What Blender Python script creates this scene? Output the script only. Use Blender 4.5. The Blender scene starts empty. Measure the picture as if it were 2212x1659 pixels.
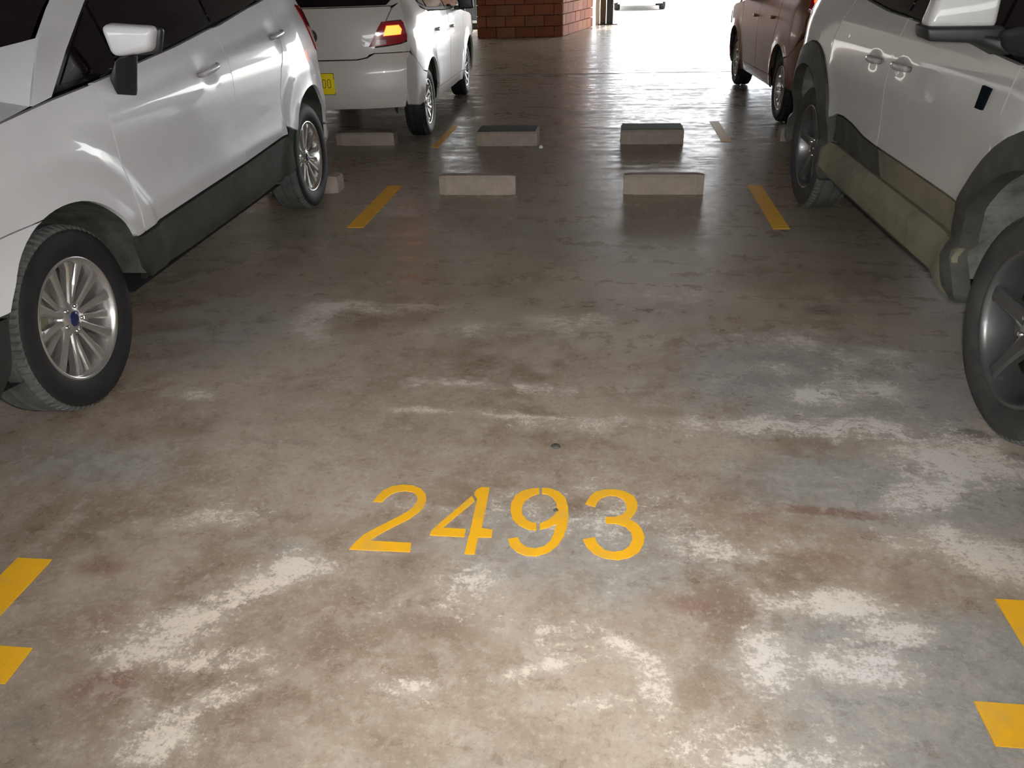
import bpy, bmesh, math, random
import numpy as np
from mathutils import Vector, Matrix, noise
from mathutils.geometry import delaunay_2d_cdt
random.seed(7)
scene = bpy.context.scene
COL = scene.collection
R = math.radians

# ---------------------------------------------------------------- camera
CAM_H, PITCH, YAW, ROLL = 1.3747, 0.49729, 0.12755, -0.031586
cp, sp, cy, sy = math.cos(PITCH), math.sin(PITCH), math.cos(YAW), math.sin(YAW)
R0 = Vector((cy, sy, 0)); H0 = Vector((-sy, cy, 0))
F0 = H0*cp + Vector((0, 0, -sp)); D0 = -(H0*sp + Vector((0, 0, cp)))
cr, sr = math.cos(ROLL), math.sin(ROLL)
RX = R0*cr - D0*sr; DX = R0*sr + D0*cr
cam_d = bpy.data.cameras.new('camera'); cam = bpy.data.objects.new('camera', cam_d); COL.objects.link(cam)
M = Matrix((RX, -DX, -F0)).transposed().to_4x4(); M.translation = Vector((0, 0, CAM_H))
cam.matrix_world = M
cam_d.sensor_width = 36; cam_d.lens = 36*1675.6/2212; cam_d.clip_start = 0.02; cam_d.clip_end = 300
scene.camera = cam

# ---------------------------------------------------------------- world, sun, flash, exposure
w = bpy.data.worlds.new('sky'); scene.world = w; w.use_nodes = True
bg = w.node_tree.nodes['Background']; bg.inputs[0].default_value = (0.93, 0.96, 1.0, 1); bg.inputs[1].default_value = 9.0
sun_d = bpy.data.lights.new('sun', 'SUN'); sun_d.energy = 5.0; sun_d.angle = R(0.6); sun_d.color = (1, .96, .9)
sun = bpy.data.objects.new('sun', sun_d); COL.objects.link(sun); sun.rotation_euler = (R(-38), R(14), 0)
fl_d = bpy.data.lights.new('camera_flash', 'SPOT'); fl_d.energy = 250; fl_d.spot_size = R(108); fl_d.spot_blend = 1.0
fl_d.shadow_soft_size = 0.012; fl_d.color = (1.0, .97, .93)
fl = bpy.data.objects.new('camera_flash', fl_d); COL.objects.link(fl)
fm = M.copy(); fm.translation = Vector((0, 0, CAM_H)) + RX*0.045 - DX*0.035 + F0*0.01; fl.matrix_world = fm
vs = scene.view_settings
vs.view_transform = 'Standard'; vs.look = 'None'; vs.exposure = 0.12; vs.gamma = 1.0; vs.use_curve_mapping = False

# ---------------------------------------------------------------- materials
def new_mat(name):
    m = bpy.data.materials.new(name); m.use_nodes = True
    nt = m.node_tree; b = nt.nodes['Principled BSDF']
    return m, nt, b
def noise_node(nt, scale, detail=6, rough=.6, coord='Object', vscale=None, dist=0.0):
    tc = nt.nodes.new('ShaderNodeTexCoord'); n = nt.nodes.new('ShaderNodeTexNoise')
    n.inputs['Scale'].default_value = scale; n.inputs['Detail'].default_value = detail
    n.inputs['Roughness'].default_value = rough; n.inputs['Distortion'].default_value = dist
    if vscale:
        mp = nt.nodes.new('ShaderNodeMapping'); mp.inputs['Scale'].default_value = vscale
        nt.links.new(tc.outputs[coord], mp.inputs[0]); nt.links.new(mp.outputs[0], n.inputs['Vector'])
    else: nt.links.new(tc.outputs[coord], n.inputs['Vector'])
    return n
def ramp(nt, src, stops):
    r = nt.nodes.new('ShaderNodeValToRGB'); e = r.color_ramp.elements
    e[0].position, e[0].color = stops[0][0], (*stops[0][1], 1)
    e[1].position, e[1].color = stops[-1][0], (*stops[-1][1], 1)
    for p, c in stops[1:-1]:
        x = e.new(p); x.color = (*c, 1)
    nt.links.new(src, r.inputs[0]); return r
def simple(name, c, rough=.5, metal=0., coat=0., var=.12, scale=9., spec=.5, bump=0., bscale=60, emit=None):
    m, nt, b = new_mat(name)
    n = noise_node(nt, scale)
    lo = tuple(max(0, v*(1-var)) for v in c); hi = tuple(min(1, v*(1+var)) for v in c)
    r = ramp(nt, n.outputs['Fac'], [(.3, lo), (.7, hi)])
    nt.links.new(r.outputs[0], b.inputs['Base Color'])
    b.inputs['Roughness'].default_value = rough; b.inputs['Metallic'].default_value = metal
    b.inputs['Coat Weight'].default_value = coat; b.inputs['Coat Roughness'].default_value = .04
    b.inputs['Specular IOR Level'].default_value = spec
    if bump:
        n2 = noise_node(nt, bscale, 4); bp = nt.nodes.new('ShaderNodeBump'); bp.inputs['Strength'].default_value = bump
        bp.inputs['Distance'].default_value = .004
        nt.links.new(n2.outputs['Fac'], bp.inputs['Height']); nt.links.new(bp.outputs[0], b.inputs['Normal'])
    if emit:
        b.inputs['Emission Color'].default_value = (*emit[0], 1); b.inputs['Emission Strength'].default_value = emit[1]
    return m
def dusty(name, c, dust, rough=.7, amt=.5, scale=5):
    m, nt, b = new_mat(name)
    n = noise_node(nt, scale, 8, .65); a = .5-.35*amt
    r = ramp(nt, n.outputs['Fac'], [(max(0, a-.05), c), (min(1, a+.25), dust)])
    nt.links.new(r.outputs[0], b.inputs['Base Color']); b.inputs['Roughness'].default_value = rough
    return m
MT = {}
MT['white'] = simple('white_car_paint', (.62, .62, .64), .42, 0, .6, .02)
MT['white2'] = simple('off_white_car_paint', (.47, .47, .45), .42, 0, .6, .03)
MT['white3'] = simple('warm_white_car_paint', (.62, .58, .54), .35, 0, .8, .02)
MT['brown'] = simple('brown_metallic_paint', (.15, .046, .014), .4, .2, .35, .05)
MT['glass'] = simple('dark_window_glass', (.006, .003, .006), .04, 0, 0, .05, spec=.5)
MT['gloss'] = simple('black_window_surround', (.007, .006, .007), .12, 0, 0, .1)
MT['plastic'] = simple('black_plastic', (.02, .021, .021), .45, 0, 0, .2, 30)
MT['plasticg'] = dusty('weathered_grey_plastic', (.022, .024, .021), (.066, .065, .053), .6, .4, 7)
MT['clad'] = dusty('dark_sill_plastic', (.014, .014, .012), (.045, .043, .036), .6, .4, 5)
MT['dark'] = simple('dark_void', (.006, .006, .006), .9, 0, 0, .1)
MT['liner'] = dusty('muddy_arch_liner', (.012, .018, .014), (.07, .075, .062), .85, .35, 9)
MT['liner2'] = dusty('dusty_arch_liner', (.04, .045, .04), (.20, .20, .175), .9, .6, 9)
MT['tyre'] = simple('tyre_rubber', (.016, .0155, .0165), .62, 0, 0, .2, 20, spec=.35)
MT['tyred'] = dusty('dusty_tyre_rubber', (.022, .021, .022), (.05, .052, .047), .8, .4, 8)
MT['tread'] = dusty('tyre_tread_rubber', (.045, .052, .050), (.095, .10, .09), .8, .5, 14)
MT['alloy'] = simple('silver_alloy', (.62, .61, .59), .27, .85, .2, .05)
MT['alloyd'] = simple('dark_grey_alloy', (.13, .13, .13), .34, .6, .3, .1)
MT['disc'] = dusty('brake_disc_steel', (.05, .05, .035), (.16, .15, .10), .5, .4, 20)
MT['chrome'] = simple('chrome', (.75, .75, .75), .12, 1, 0, .02)
MT['bluecap'] = simple('blue_centre_cap', (.01, .016, .09), .3, 0, .5, .1)
MT['red'] = simple('red_lamp_lens', (.30, .004, .012), .12, 0, .8, .1)
MT['redlit'] = simple('lit_tail_lamp', (1, .2, .02), .3, 0, 0, .02, emit=((1.0, .115, .012), 5.5))
MT['redlit2'] = simple('lit_red_lamp', (1, .05, .02), .3, 0, 0, .02, emit=((1.0, .06, .01), 3.5))
MT['clearlens'] = simple('clear_lamp_lens', (.35, .22, .22), .15, 0, .8, .2)
MT['headlens'] = simple('headlamp_lens', (.45, .47, .48), .08, .3, .8, .1)
MT['plate'] = simple('yellow_number_plate', (1.0, .80, .015), .35, 0, .2, .01)
MT['ink'] = simple('black_plate_ink', (.03, .03, .01), .5)
MT['sticker'] = simple('black_rubber_strip', (.003, .006, .009), .9, spec=.1)
MT['tan'] = dusty('tan_dust_and_reflection', (.11, .10, .075), (.21, .185, .13), .55, .55, 3.5)  # dust tone with the floor's reflection also put into the colour
MT['sill'] = dusty('dusty_sill_plastic', (.075, .078, .055), (.18, .17, .115), .7, .6, 5)
MT['stop'] = simple('wheel_stop_concrete', (.33, .275, .225), .8, 0, 0, .14, 14, bump=.5, bscale=70)
MT['stoptop'] = simple('dark_stop_top', (.045, .05, .045), .75, 0, 0, .3, 12)
MT['mortar'] = simple('mortar', (.10, .055, .035), .9)
MT['kerb'] = simple('kerb_concrete', (.30, .29, .27), .8)
MT['ceiling'] = simple('ceiling_concrete', (.50, .48, .44), .85, 0, 0, .15, 2)
MT['wall'] = simple('wall_plaster', (.42, .40, .36), .85, 0, 0, .15, 2)
MT['outside'] = simple('sunlit_pavement', (.62, .58, .52), .85, 0, 0, .08, 3)
MT['glarewall'] = simple('dark_glare_wall', (.11, .10, .085), .9, 0, 0, .2, 1)  # low albedo for the added glare-blocking wall
MT['steel'] = simple('dark_steel', (.035, .04, .045), .5, .3)
MT['rust'] = simple('brown_steel', (.10, .07, .035), .6)
MT['pale'] = simple('pale_render', (.55, .52, .46), .8)
MT['pebble'] = simple('dark_pebble', (.07, .07, .06), .7)
MT['bit'] = simple('white_scrap', (.85, .85, .83), .6)
BR = [simple('red_brick_%d' % i, c, .8, 0, 0, .16, 6, bump=.4) for i, c in enumerate([(.27, .085, .04), (.32, .105, .05), (.24, .07, .034), (.30, .12, .06)])]

def paint_mat():
    m, nt, b = new_mat('yellow_road_paint')
    n = noise_node(nt, 7, 8, .65); r = ramp(nt, n.outputs['Fac'], [(.30, (.68, .40, .06)), (.5, (.80, .42, .012)), (.8, (.86, .47, .014))])
    n2 = noise_node(nt, 55, 6, .7); r2 = ramp(nt, n2.outputs['Fac'], [(.27, (.45, .33, .2)), (.36, (1, 1, 1))])
    mx = nt.nodes.new('ShaderNodeMixRGB'); mx.blend_type = 'MULTIPLY'; mx.inputs[0].default_value = .5
    nt.links.new(r.outputs[0], mx.inputs[1]); nt.links.new(r2.outputs[0], mx.inputs[2]); nt.links.new(mx.outputs[0], b.inputs['Base Color'])
    b.inputs['Roughness'].default_value = .5
    return m
MT['paint'] = paint_mat()

def floor_mat():
    m, nt, b = new_mat('worn_concrete_floor')
    L = nt.links.new
    def math_(op, a, c, clamp=False):
        x = nt.nodes.new('ShaderNodeMath'); x.operation = op; x.use_clamp = clamp
        for i, v in enumerate((a, c)):
            if v is None: continue
            if isinstance(v, (int, float)): x.inputs[i].default_value = v
            else: L(v, x.inputs[i])
        return x.outputs[0]
    def sstep(v, lo, hi):
        x = nt.nodes.new('ShaderNodeMapRange'); x.interpolation_type = 'SMOOTHSTEP'
        x.inputs[1].default_value = lo; x.inputs[2].default_value = hi; L(v, x.inputs[0]); return x.outputs[0]
    def mix(f, a, c):
        x = nt.nodes.new('ShaderNodeMixRGB')
        if isinstance(f, (int, float)): x.inputs[0].default_value = f
        else: L(f, x.inputs[0])
        for i, v in ((1, a), (2, c)):
            if isinstance(v, tuple): x.inputs[i].default_value = (*v, 1)
            else: L(v, x.inputs[i])
        return x.outputs[0]
    at = nt.nodes.new('ShaderNodeVertexColor'); at.layer_name = 'stain_shadow'
    sep = nt.nodes.new('ShaderNodeSeparateColor'); L(at.outputs[0], sep.inputs[0])
    n1 = noise_node(nt, 1.3, 6, .62, dist=.3).outputs['Fac']
    n2 = noise_node(nt, 5.5, 7, .68, dist=.4).outputs['Fac']
    n3 = noise_node(nt, 30, 4, .7, vscale=(1, 1.3, 1)).outputs['Fac']
    n4 = noise_node(nt, 110, 2, .7).outputs['Fac']
    n5 = noise_node(nt, 3.0, 5, .6, vscale=(.55, 2.2, 1), dist=.8).outputs['Fac']
    brown, beige, grey, red, dark = (.215, .158, .115), (.375, .315, .255), (.285, .285, .275), (.19, .095, .07), (.10, .088, .07)
    c = mix(sstep(n1, .38, .62), brown, beige)
    c = mix(math_('MULTIPLY', sstep(n2, .42, .64), .55), c, beige)
    # grey areas
    g = sstep(math_('ADD', sep.outputs[1], math_('MULTIPLY', n2, .7)), .62, .95)
    c = mix(math_('MULTIPLY', g, .85), c, grey)
    # reddish / dark stains; the dark mask also holds a painted tyre-side shadow
    rd = sstep(math_('ADD', sep.outputs[2], math_('ADD', math_('MULTIPLY', n2, .6), math_('MULTIPLY', n3, .3))), .78, 1.05)
    c = mix(math_('MULTIPLY', rd, .70), c, red)
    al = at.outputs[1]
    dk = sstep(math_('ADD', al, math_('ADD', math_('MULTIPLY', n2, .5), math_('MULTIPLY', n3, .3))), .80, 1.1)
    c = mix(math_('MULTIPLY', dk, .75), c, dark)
    n6 = noise_node(nt, 11, 6, .72, dist=.2).outputs['Fac']
    n7 = noise_node(nt, 48, 4, .75).outputs['Fac']
    c = mix(math_('MULTIPLY', sstep(n6, .52, .62), .40), c, (.42, .37, .32))
    c = mix(math_('MULTIPLY', sstep(n6, .52, .30), .30), c, (.19, .145, .11))
    c = mix(math_('MULTIPLY', sstep(n7, .54, .64), .38), c, (.47, .42, .365))
    c = mix(math_('MULTIPLY', sstep(n7, .48, .34), .36), c, (.15, .118, .095))
    # random small blotches
    c = mix(math_('MULTIPLY', sstep(n3, .56, .72), .35), c, (.42, .35, .28))
    c = mix(math_('MULTIPLY', sstep(n3, .45, .30), .22), c, (.17, .12, .085))
    c = mix(math_('MULTIPLY', sstep(n5, .60, .70), .22), c, (.43, .37, .30))
    # pale haze around the salt patches, then the white efflorescence itself
    hz = sstep(math_('ADD', sep.outputs[0], math_('MULTIPLY', math_('SUBTRACT', n2, .5), .8)), .12, .55)
    c = mix(math_('MULTIPLY', hz, .45), c, (.47, .425, .37))
    wcol = mix(sep.outputs[1], (.68, .60, .51), (.62, .62, .61))
    wv = math_('ADD', sep.outputs[0], math_('ADD', math_('MULTIPLY', math_('SUBTRACT', n2, .5), 1.5), math_('ADD', math_('MULTIPLY', math_('SUBTRACT', n3, .5), 1.3), math_('MULTIPLY', math_('SUBTRACT', n4, .5), .7))))
    wf = sstep(wv, .36, .68)
    c = mix(math_('MULTIPLY', wf, .78), c, wcol)
    # speckle
    c = mix(math_('MULTIPLY', sstep(n4, .60, .72), .22), c, (.55, .5, .43))
    c = mix(math_('MULTIPLY', sstep(n4, .42, .30), .30), c, (.13, .10, .08))
    # the far part of the floor is mixed towards a greyer olive tone
    tc = nt.nodes.new('ShaderNodeTexCoord'); sx = nt.nodes.new('ShaderNodeSeparateXYZ'); L(tc.outputs['Object'], sx.inputs[0])
    far = sstep(math_('ADD', sx.outputs[1], math_('MULTIPLY', n1, 2.2)), 3.7, 5.2)
    c = mix(math_('MULTIPLY', far, .55), c, (.29, .26, .195))
    L(c, b.inputs['Base Color'])
    rr = nt.nodes.new('ShaderNodeMapRange'); rr.inputs[1].default_value = .38; rr.inputs[2].default_value = .62
    rr.inputs[3].default_value = .17; rr.inputs[4].default_value = .50; L(math_('ADD', math_('MULTIPLY', n5, .5), math_('MULTIPLY', n6, .5)), rr.inputs[0])
    L(math_('ADD', rr.outputs[0], math_('MULTIPLY', wf, .1)), b.inputs['Roughness'])
    b.inputs['Specular IOR Level'].default_value = .5
    bp = nt.nodes.new('ShaderNodeBump'); bp.inputs['Strength'].default_value = .3; bp.inputs['Distance'].default_value = .0035
    L(math_('ADD', math_('MULTIPLY', n2, 1.0), math_('ADD', math_('MULTIPLY', n3, .30), math_('MULTIPLY', n4, .10))), bp.inputs['Height'])
    L(bp.outputs[0], b.inputs['Normal'])
    return m
MT['floor'] = floor_mat()

# ---------------------------------------------------------------- helpers
def link(name, me, mat=None, parent=None, smooth=False):
    o = bpy.data.objects.new(name, me); COL.objects.link(o)
    if mat: 
        if not me.materials: me.materials.append(mat)
    if parent: o.parent = parent
    if smooth: me.shade_smooth()
    return o
def mesh(name, vs_, fs, mat=None, parent=None, smooth=False):
    me = bpy.data.meshes.new(name); me.from_pydata([tuple(v) for v in vs_], [], fs); me.update()
    return link(name, me, mat, parent, smooth)
def empty(name, loc=(0, 0, 0), rz=0, label=None, cat=None, group=None):
    o = bpy.data.objects.new(name, None); COL.objects.link(o); o.location = loc; o.rotation_euler = (0, 0, rz)
    o.empty_display_size = .1
    tag(o, label, cat, group); return o
def tag(o, label=None, cat=None, group=None, kind=None):
    if label: o['label'] = label
    if cat: o['category'] = cat
    if group: o['group'] = group
    if kind: o['kind'] = kind
    return o
def box_bm(bm, c, d, rz=0, bev=0):
    r = bmesh.ops.create_cube(bm, size=1); vs_ = r['verts']
    bmesh.ops.scale(bm, vec=d, verts=vs_)
    if bev:
        es = list({e for v in vs_ for e in v.link_edges})
        g = bmesh.ops.bevel(bm, geom=es, offset=bev, segments=2, profile=.6, affect='EDGES'); vs_ = list({v for f in g['faces'] for v in f.verts} | {v for v in vs_ if v.is_valid})
    if rz: bmesh.ops.rotate(bm, verts=vs_, cent=(0, 0, 0), matrix=Matrix.Rotation(rz, 3, 'Z'))
    bmesh.ops.translate(bm, verts=vs_, vec=c)
def box(name, c, d, mat, parent=None, rz=0, bev=0):
    bm = bmesh.new(); box_bm(bm, c, d, rz, bev); me = bpy.data.meshes.new(name); bm.to_mesh(me); bm.free()
    return link(name, me, mat, parent)
def lathe(name, prof, mat, parent=None, n=64, axis='X', smooth=True, close=False):
    vs_, fs = [], []
    k = len(prof)
    for i in range(n):
        a = 2*math.pi*i/n
        for x, r in prof: vs_.append((x, r*math.cos(a), r*math.sin(a)))
    for i in range(n):
        j = (i+1) % n
        for q in range(k-1 if not close else k):
            p = (q+1) % k
            fs.append((i*k+q, i*k+p, j*k+p, j*k+q))
    return mesh(name, vs_, fs, mat, parent, smooth)
def blob(name, c8, mat, parent=None, bev=.02, seg=3, sub=0):
    """c8: 4 corners of one end ring then 4 of the other"""
    fs = [(3, 2, 1, 0), (4, 5, 6, 7)] + [(i, (i+1) % 4, 4+(i+1) % 4, 4+i) for i in range(4)]
    bm = bmesh.new(); v = [bm.verts.new(p) for p in c8]
    for f in fs: bm.faces.new([v[i] for i in f])
    bmesh.ops.recalc_face_normals(bm, faces=bm.faces)
    if bev: bmesh.ops.bevel(bm, geom=bm.edges[:], offset=bev, segments=seg, profile=.5, affect='EDGES')
    me = bpy.data.meshes.new(name); bm.to_mesh(me); bm.free()
    return link(name, me, mat, parent, True)
def smooth01(a, b, x):
    t = np.clip((x-a)/(b-a), 0, 1); return t*t*(3-2*t)
def area2(P): return sum(P[i][0]*P[(i+1) % len(P)][1]-P[(i+1) % len(P)][0]*P[i][1] for i in range(len(P)))/2
def inset(P, d):
    n = len(P); s = 1 if area2(P) > 0 else -1; out = []
    for i in range(n):
        a, b, c = (np.array(P[(i+k) % n], float) for k in (-1, 0, 1))
        e1 = b-a; e2 = c-b; e1 /= max(1e-9, np.hypot(*e1)); e2 /= max(1e-9, np.hypot(*e2))
        n1 = np.array([-e1[1], e1[0]])*s; n2 = np.array([-e2[1], e2[0]])*s
        m = n1+n2; l = max(.35, np.dot(m, n1)/max(1e-9, np.hypot(*m))); m = m/max(1e-9, np.hypot(*m))
        out.append(tuple(b+m*d/l))
    return out
def densify(P, d):
    out = []
    for i in range(len(P)):
        a = np.array(P[i]); b = np.array(P[(i+1) % len(P)]); k = max(1, int(math.ceil(np.hypot(*(b-a))/d)))
        for j in range(k): out.append(tuple(a+(b-a)*j/k))
    return out
def inside(P, x, y):
    c = False; j = len(P)-1
    for i in range(len(P)):
        if (P[i][1] > y) != (P[j][1] > y) and x < (P[j][0]-P[i][0])*(y-P[i][1])/(P[j][1]-P[i][1])+P[i][0]: c = not c
        j = i
    return c
def edist(P, x, y):
    p = np.array([x, y]); A = np.array(P); B = np.roll(A, -1, 0); d = B-A
    t = np.clip(((p-A)*d).sum(1)/np.maximum(1e-12, (d*d).sum(1)), 0, 1); return np.hypot(*((A+d*t[:, None])-p).T).min()
def patch(name, poly, fmap, mat, parent=None, gap=.0025, thick=.02, grid=.04, edge=.03, flip=False):
    """curved panel: 2D outline filled with points, mapped onto a curved surface by fmap(u, v, depth)"""
    P = densify(inset(poly, gap) if gap else poly, edge)
    if area2(P) < 0: P = P[::-1]
    xs = [p[0] for p in P]; ys = [p[1] for p in P]; pts = list(P); nb = len(P)
    x = min(xs)+grid/2
    while x < max(xs):
        y = min(ys)+grid/2
        while y < max(ys):
            if inside(P, x, y) and edist(P, x, y) > grid*.45: pts.append((x, y))
            y += grid
        x += grid
    r = delaunay_2d_cdt([Vector(p) for p in pts], [(i, (i+1) % nb) for i in range(nb)], [], 1, 1e-6)
    V2, T = r[0], r[2]
    orig = r[3]
    vs_ = [fmap(p[0], p[1], 0.0) for p in V2]
    # boundary loop indices in the output
    mp = {}
    for i, o in enumerate(orig):
        for k in o: mp[k] = i
    ring = [mp[i] for i in range(nb) if i in mp]
    # push the rim in slightly, then a skirt: rounded panel edge
    n0 = len(vs_)
    for i in ring: vs_.append(fmap(V2[i][0], V2[i][1], thick))
    fs = [tuple(t) for t in T]
    k = len(ring)
    for i in range(k):
        j = (i+1) % k
        fs.append((ring[j], ring[i], n0+i, n0+j))
    if flip: fs = [f[::-1] for f in fs]
    o = mesh(name, vs_, fs, mat, parent, True)
    me = o.data
    rs = set(ring)
    for e in me.edges:
        a, b = e.vertices
        if a in rs and b in rs: e.use_edge_sharp = True
    return o
def arc(cx, cy_, r, a0, a1, n=14, ry=None):
    ry = ry or r
    return [(cx+r*math.cos(R(a0+(a1-a0)*i/n)), cy_+ry*math.sin(R(a0+(a1-a0)*i/n))) for i in range(n+1)]

class Body:
    """a car body in its own frame: x lateral, y backwards from the front axle, z up"""
    def __init__(s, root, hw): s.root = root; s.hw = hw
    def side(s, name, poly, mat, off=0., both=True, **kw):
        res = []
        for sg in ((1, -1) if both else (1,)):
            f = lambda u, v, d, sg=sg: (sg*(float(s.hw(u, v))+off-d), u, v)
            res.append(patch(name, poly, f, mat, s.root, flip=(sg < 0), **kw))
        return res
    def loft(s, name, st, mat, p=3.0, n=24, sub=6, off=0.):
        pts = []
        S = np.array(st, float)
        for i in range(len(S)-1):
            p0, p1, p2, p3 = S[max(i-1, 0)], S[i], S[i+1], S[min(i+2, len(S)-1)]
            for k in range(sub + (1 if i == len(S)-2 else 0)):
                t = k/sub
                pts.append(.5*((2*p1)+(p2-p0)*t+(2*p0-5*p1+4*p2-p3)*t*t+(3*p1-p0-3*p2+p3)*t**3))
        vs_, fs = [], []
        for sc, zc, se, ze in pts:
            h = float(s.hw(se, ze))+off
            for j in range(n+1):
                t = -1+2*j/n; tt = math.sin(t*math.pi/2)*.45+t*.55; f = abs(tt)**p
                vs_.append((h*tt, sc+(se-sc)*f, zc+(ze-zc)*f))
        for i in range(len(pts)-1):
            for j in range(n):
                a = i*(n+1)+j; fs.append((a, a+1, a+n+2, a+n+1))
        o = mesh(name, vs_, fs, mat, s.root, True); return o

# ---------------------------------------------------------------- wheels
def tyre_mesh(r, tw, rr, pitch=72, mats=None):
    """one tyre with ring grooves and shoulder lugs cut as geometry"""
    h = tw/2
    prof = [(h*.80, rr-.004, 0), (h*.93, rr+.012, 0), (h*1.0, rr+(r-rr)*.45, 0), (h*.98, rr+(r-rr)*.72, 0), (h*.90, r-.018, 1), (h*.83, r-.008, 2), (h*.66, r-.002, 2),
            (h*.60, r-.002, 0), (h*.58, r-.011, 0), (h*.50, r-.011, 0), (h*.48, r-.001, 0), (h*.12, r, 0), (h*.10, r-.009, 0)]
    prof = prof + [(-x, q, f) for x, q, f in prof[::-1]]
    vs_, fs, mi = [], [], []
    k = len(prof); n = pitch*4
    for i in range(n):
        a = 2*math.pi*i/n; gr = i % 4 == 0
        for x, q, f in prof:
            d = .009 if (gr and f == 2) else (.002 if (gr and f == 1) else 0)
            tw_ = .012*(x/h) if f == 2 else 0
            vs_.append((x, (q-d)*math.cos(a+tw_), (q-d)*math.sin(a+tw_)))
    for i in range(n):
        j = (i+1) % n
        for q in range(k-1):
            fs.append((i*k+q, i*k+q+1, j*k+q+1, j*k+q)); mi.append(1 if 4 <= q < k-5 else 0)
    me = bpy.data.meshes.new('wheel'); me.from_pydata(vs_, [], fs); me.update()
    for m in mats: me.materials.append(m)
    me.polygons.foreach_set('material_index', mi); me.polygons.foreach_set('use_smooth', [m == 0 for m in mi])
    me.update(); return me
def beam_mesh(name, pts, mat):
    """spoke: rings of (r, tangential offset, half width, face x, depth)"""
    vs_, fs = [], []
    for r, t, hwid, x, dep in pts:
        vs_ += [(x-dep, r, t-hwid), (x-.006, r, t-hwid), (x, r, t-hwid*.55), (x, r, t+hwid*.55), (x-.006, r, t+hwid), (x-dep, r, t+hwid)]
    for i in range(len(pts)-1):
        for j in range(6):
            a = i*6+j; b = i*6+(j+1) % 6; fs.append((a, b, b+6, a+6))
    fs.append(tuple(range(5, -1, -1))); fs.append(tuple(range((len(pts)-1)*6, len(pts)*6)))
    me = bpy.data.meshes.new(name); me.from_pydata(vs_, [], fs); me.update(); me.materials.append(mat); return me
def wheel_proto(r, tw, rr, style, alloy, tyre_mats, capmat):
    d = {}
    h = tw/2
    d['tyre'] = tyre_mesh(r, tw, rr, mats=tyre_mats)
    parts = []
    prof = [(h*.86, rr+.004), (h*.90, rr), (h*.86, rr-.008), (h*.70, rr-.016), (h*.30, rr-.022), (-h*.3, rr-.03), (-h*.8, rr-.01), (-h*.86, rr+.004)]
    o = lathe('rim', prof, alloy, None, 72); parts.append(('rim', o.data, 0)); bpy.data.objects.remove(o)
    o = lathe('brake_disc', [(h*.10, .03), (h*.10, rr-.055), (h*.0, rr-.055), (-.02, rr-.02), (-.06, rr-.02), (-.06, .02)], MT['disc'], None, 48); parts.append(('brake_disc', o.data, 0)); bpy.data.objects.remove(o)
    xf = h*.62
    if style == 'pairs':
        hub = [(xf+.004, 0.0), (xf+.004, .030), (xf+.002, .034), (xf-.006, .060), (xf-.03, .066), (xf-.05, .066)]
        for k in range(5):
            for sg in (-1, 1):
                m = beam_mesh('spoke', [(.045, sg*.011, .013, xf-.004, .035), (.085, sg*.021, .0125, xf+.001, .03), (.13, sg*.033, .0155, xf+.008, .028), (rr-.040, sg*.044, .0195, xf+.015, .03), (rr-.010, sg*.052, .027, xf+.015, .03)], alloy)
                parts.append(('spoke', m, 90+72*k))
            m = beam_mesh('spoke', [(.05, 0, .010, xf-.014, .02), (.12, 0, .011, xf-.008, .02), (rr-.010, 0, .018, xf+.002, .02)], alloy)
            parts.append(('spoke', m, 126+72*k))
    else:
        hub = [(xf-.002, 0.0), (xf-.002, .030), (xf-.006, .034), (xf-.014, .070), (xf-.04, .078), (xf-.06, .078)]
        for k in range(5):
            m = beam_mesh('spoke', [(.05, 0, .036, xf-.012, .035), (.09, 0, .028, xf-.006, .03), (.14, 0, .025, xf+.004, .03), (rr-.03, 0, .027, xf+.014, .03), (rr-.010, 0, .037, xf+.014, .03)], alloy)
            parts.append(('spoke', m, 78+72*k))
    o = lathe('hub', hub, alloy, None, 32); parts.append(('hub', o.data, 0)); bpy.data.objects.remove(o)
    o = lathe('hub_cap', [(hub[1][0]+.003, 0), (hub[1][0]+.004, .014), (hub[1][0]+.002, .026), (hub[1][0]-.004, .028)], capmat, None, 24); parts.append(('hub_cap', o.data, 0)); bpy.data.objects.remove(o)
    o = lathe('lug_nut', [(xf+.004, 0), (xf+.004, .007), (xf-.01, .009)], MT['chrome'], None, 8)
    me = o.data; bpy.data.objects.remove(o)
    me.transform(Matrix.Translation((0, .046, 0)))
    for k in range(5): parts.append(('lug_nut', me, 54+72*k))
    d['parts'] = parts; return d
def put_wheel(proto, root, x, y, z, sg, spin=0, steer=0):
    t = link('wheel', proto['tyre'], None, root); t.location = (sg*x, y, z)
    t.rotation_euler = (R(spin), 0, (0 if sg > 0 else math.pi)+R(steer))
    for nm, me, a in proto['parts']:
        o = link(nm, me, None, t); o.rotation_euler = (R(a), 0, 0)
    return t
def arch_liner(B, cy_, cz, r, mat, depth=.34, a0=8, a1=172, ry=None):
    ry = ry or r
    for sg in (1, -1):
        vs_, fs = [], []; n = 20
        for i in range(n+1):
            a = R(a0+(a1-a0)*i/n); y = cy_+r*math.cos(a); z = cz+ry*math.sin(a)
            h = float(B.hw(y, z))-.012
            for q in (h, h-.05, h-depth): vs_.append((sg*q, y, z))
            vs_.append((sg*(h-depth), cy_, cz-.1))
        for i in range(n):
            for q in range(3): a = i*4+q; fs.append((a, a+1, a+5, a+4))
        mesh('arch_liner', vs_, fs, mat, B.root, False)
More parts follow.
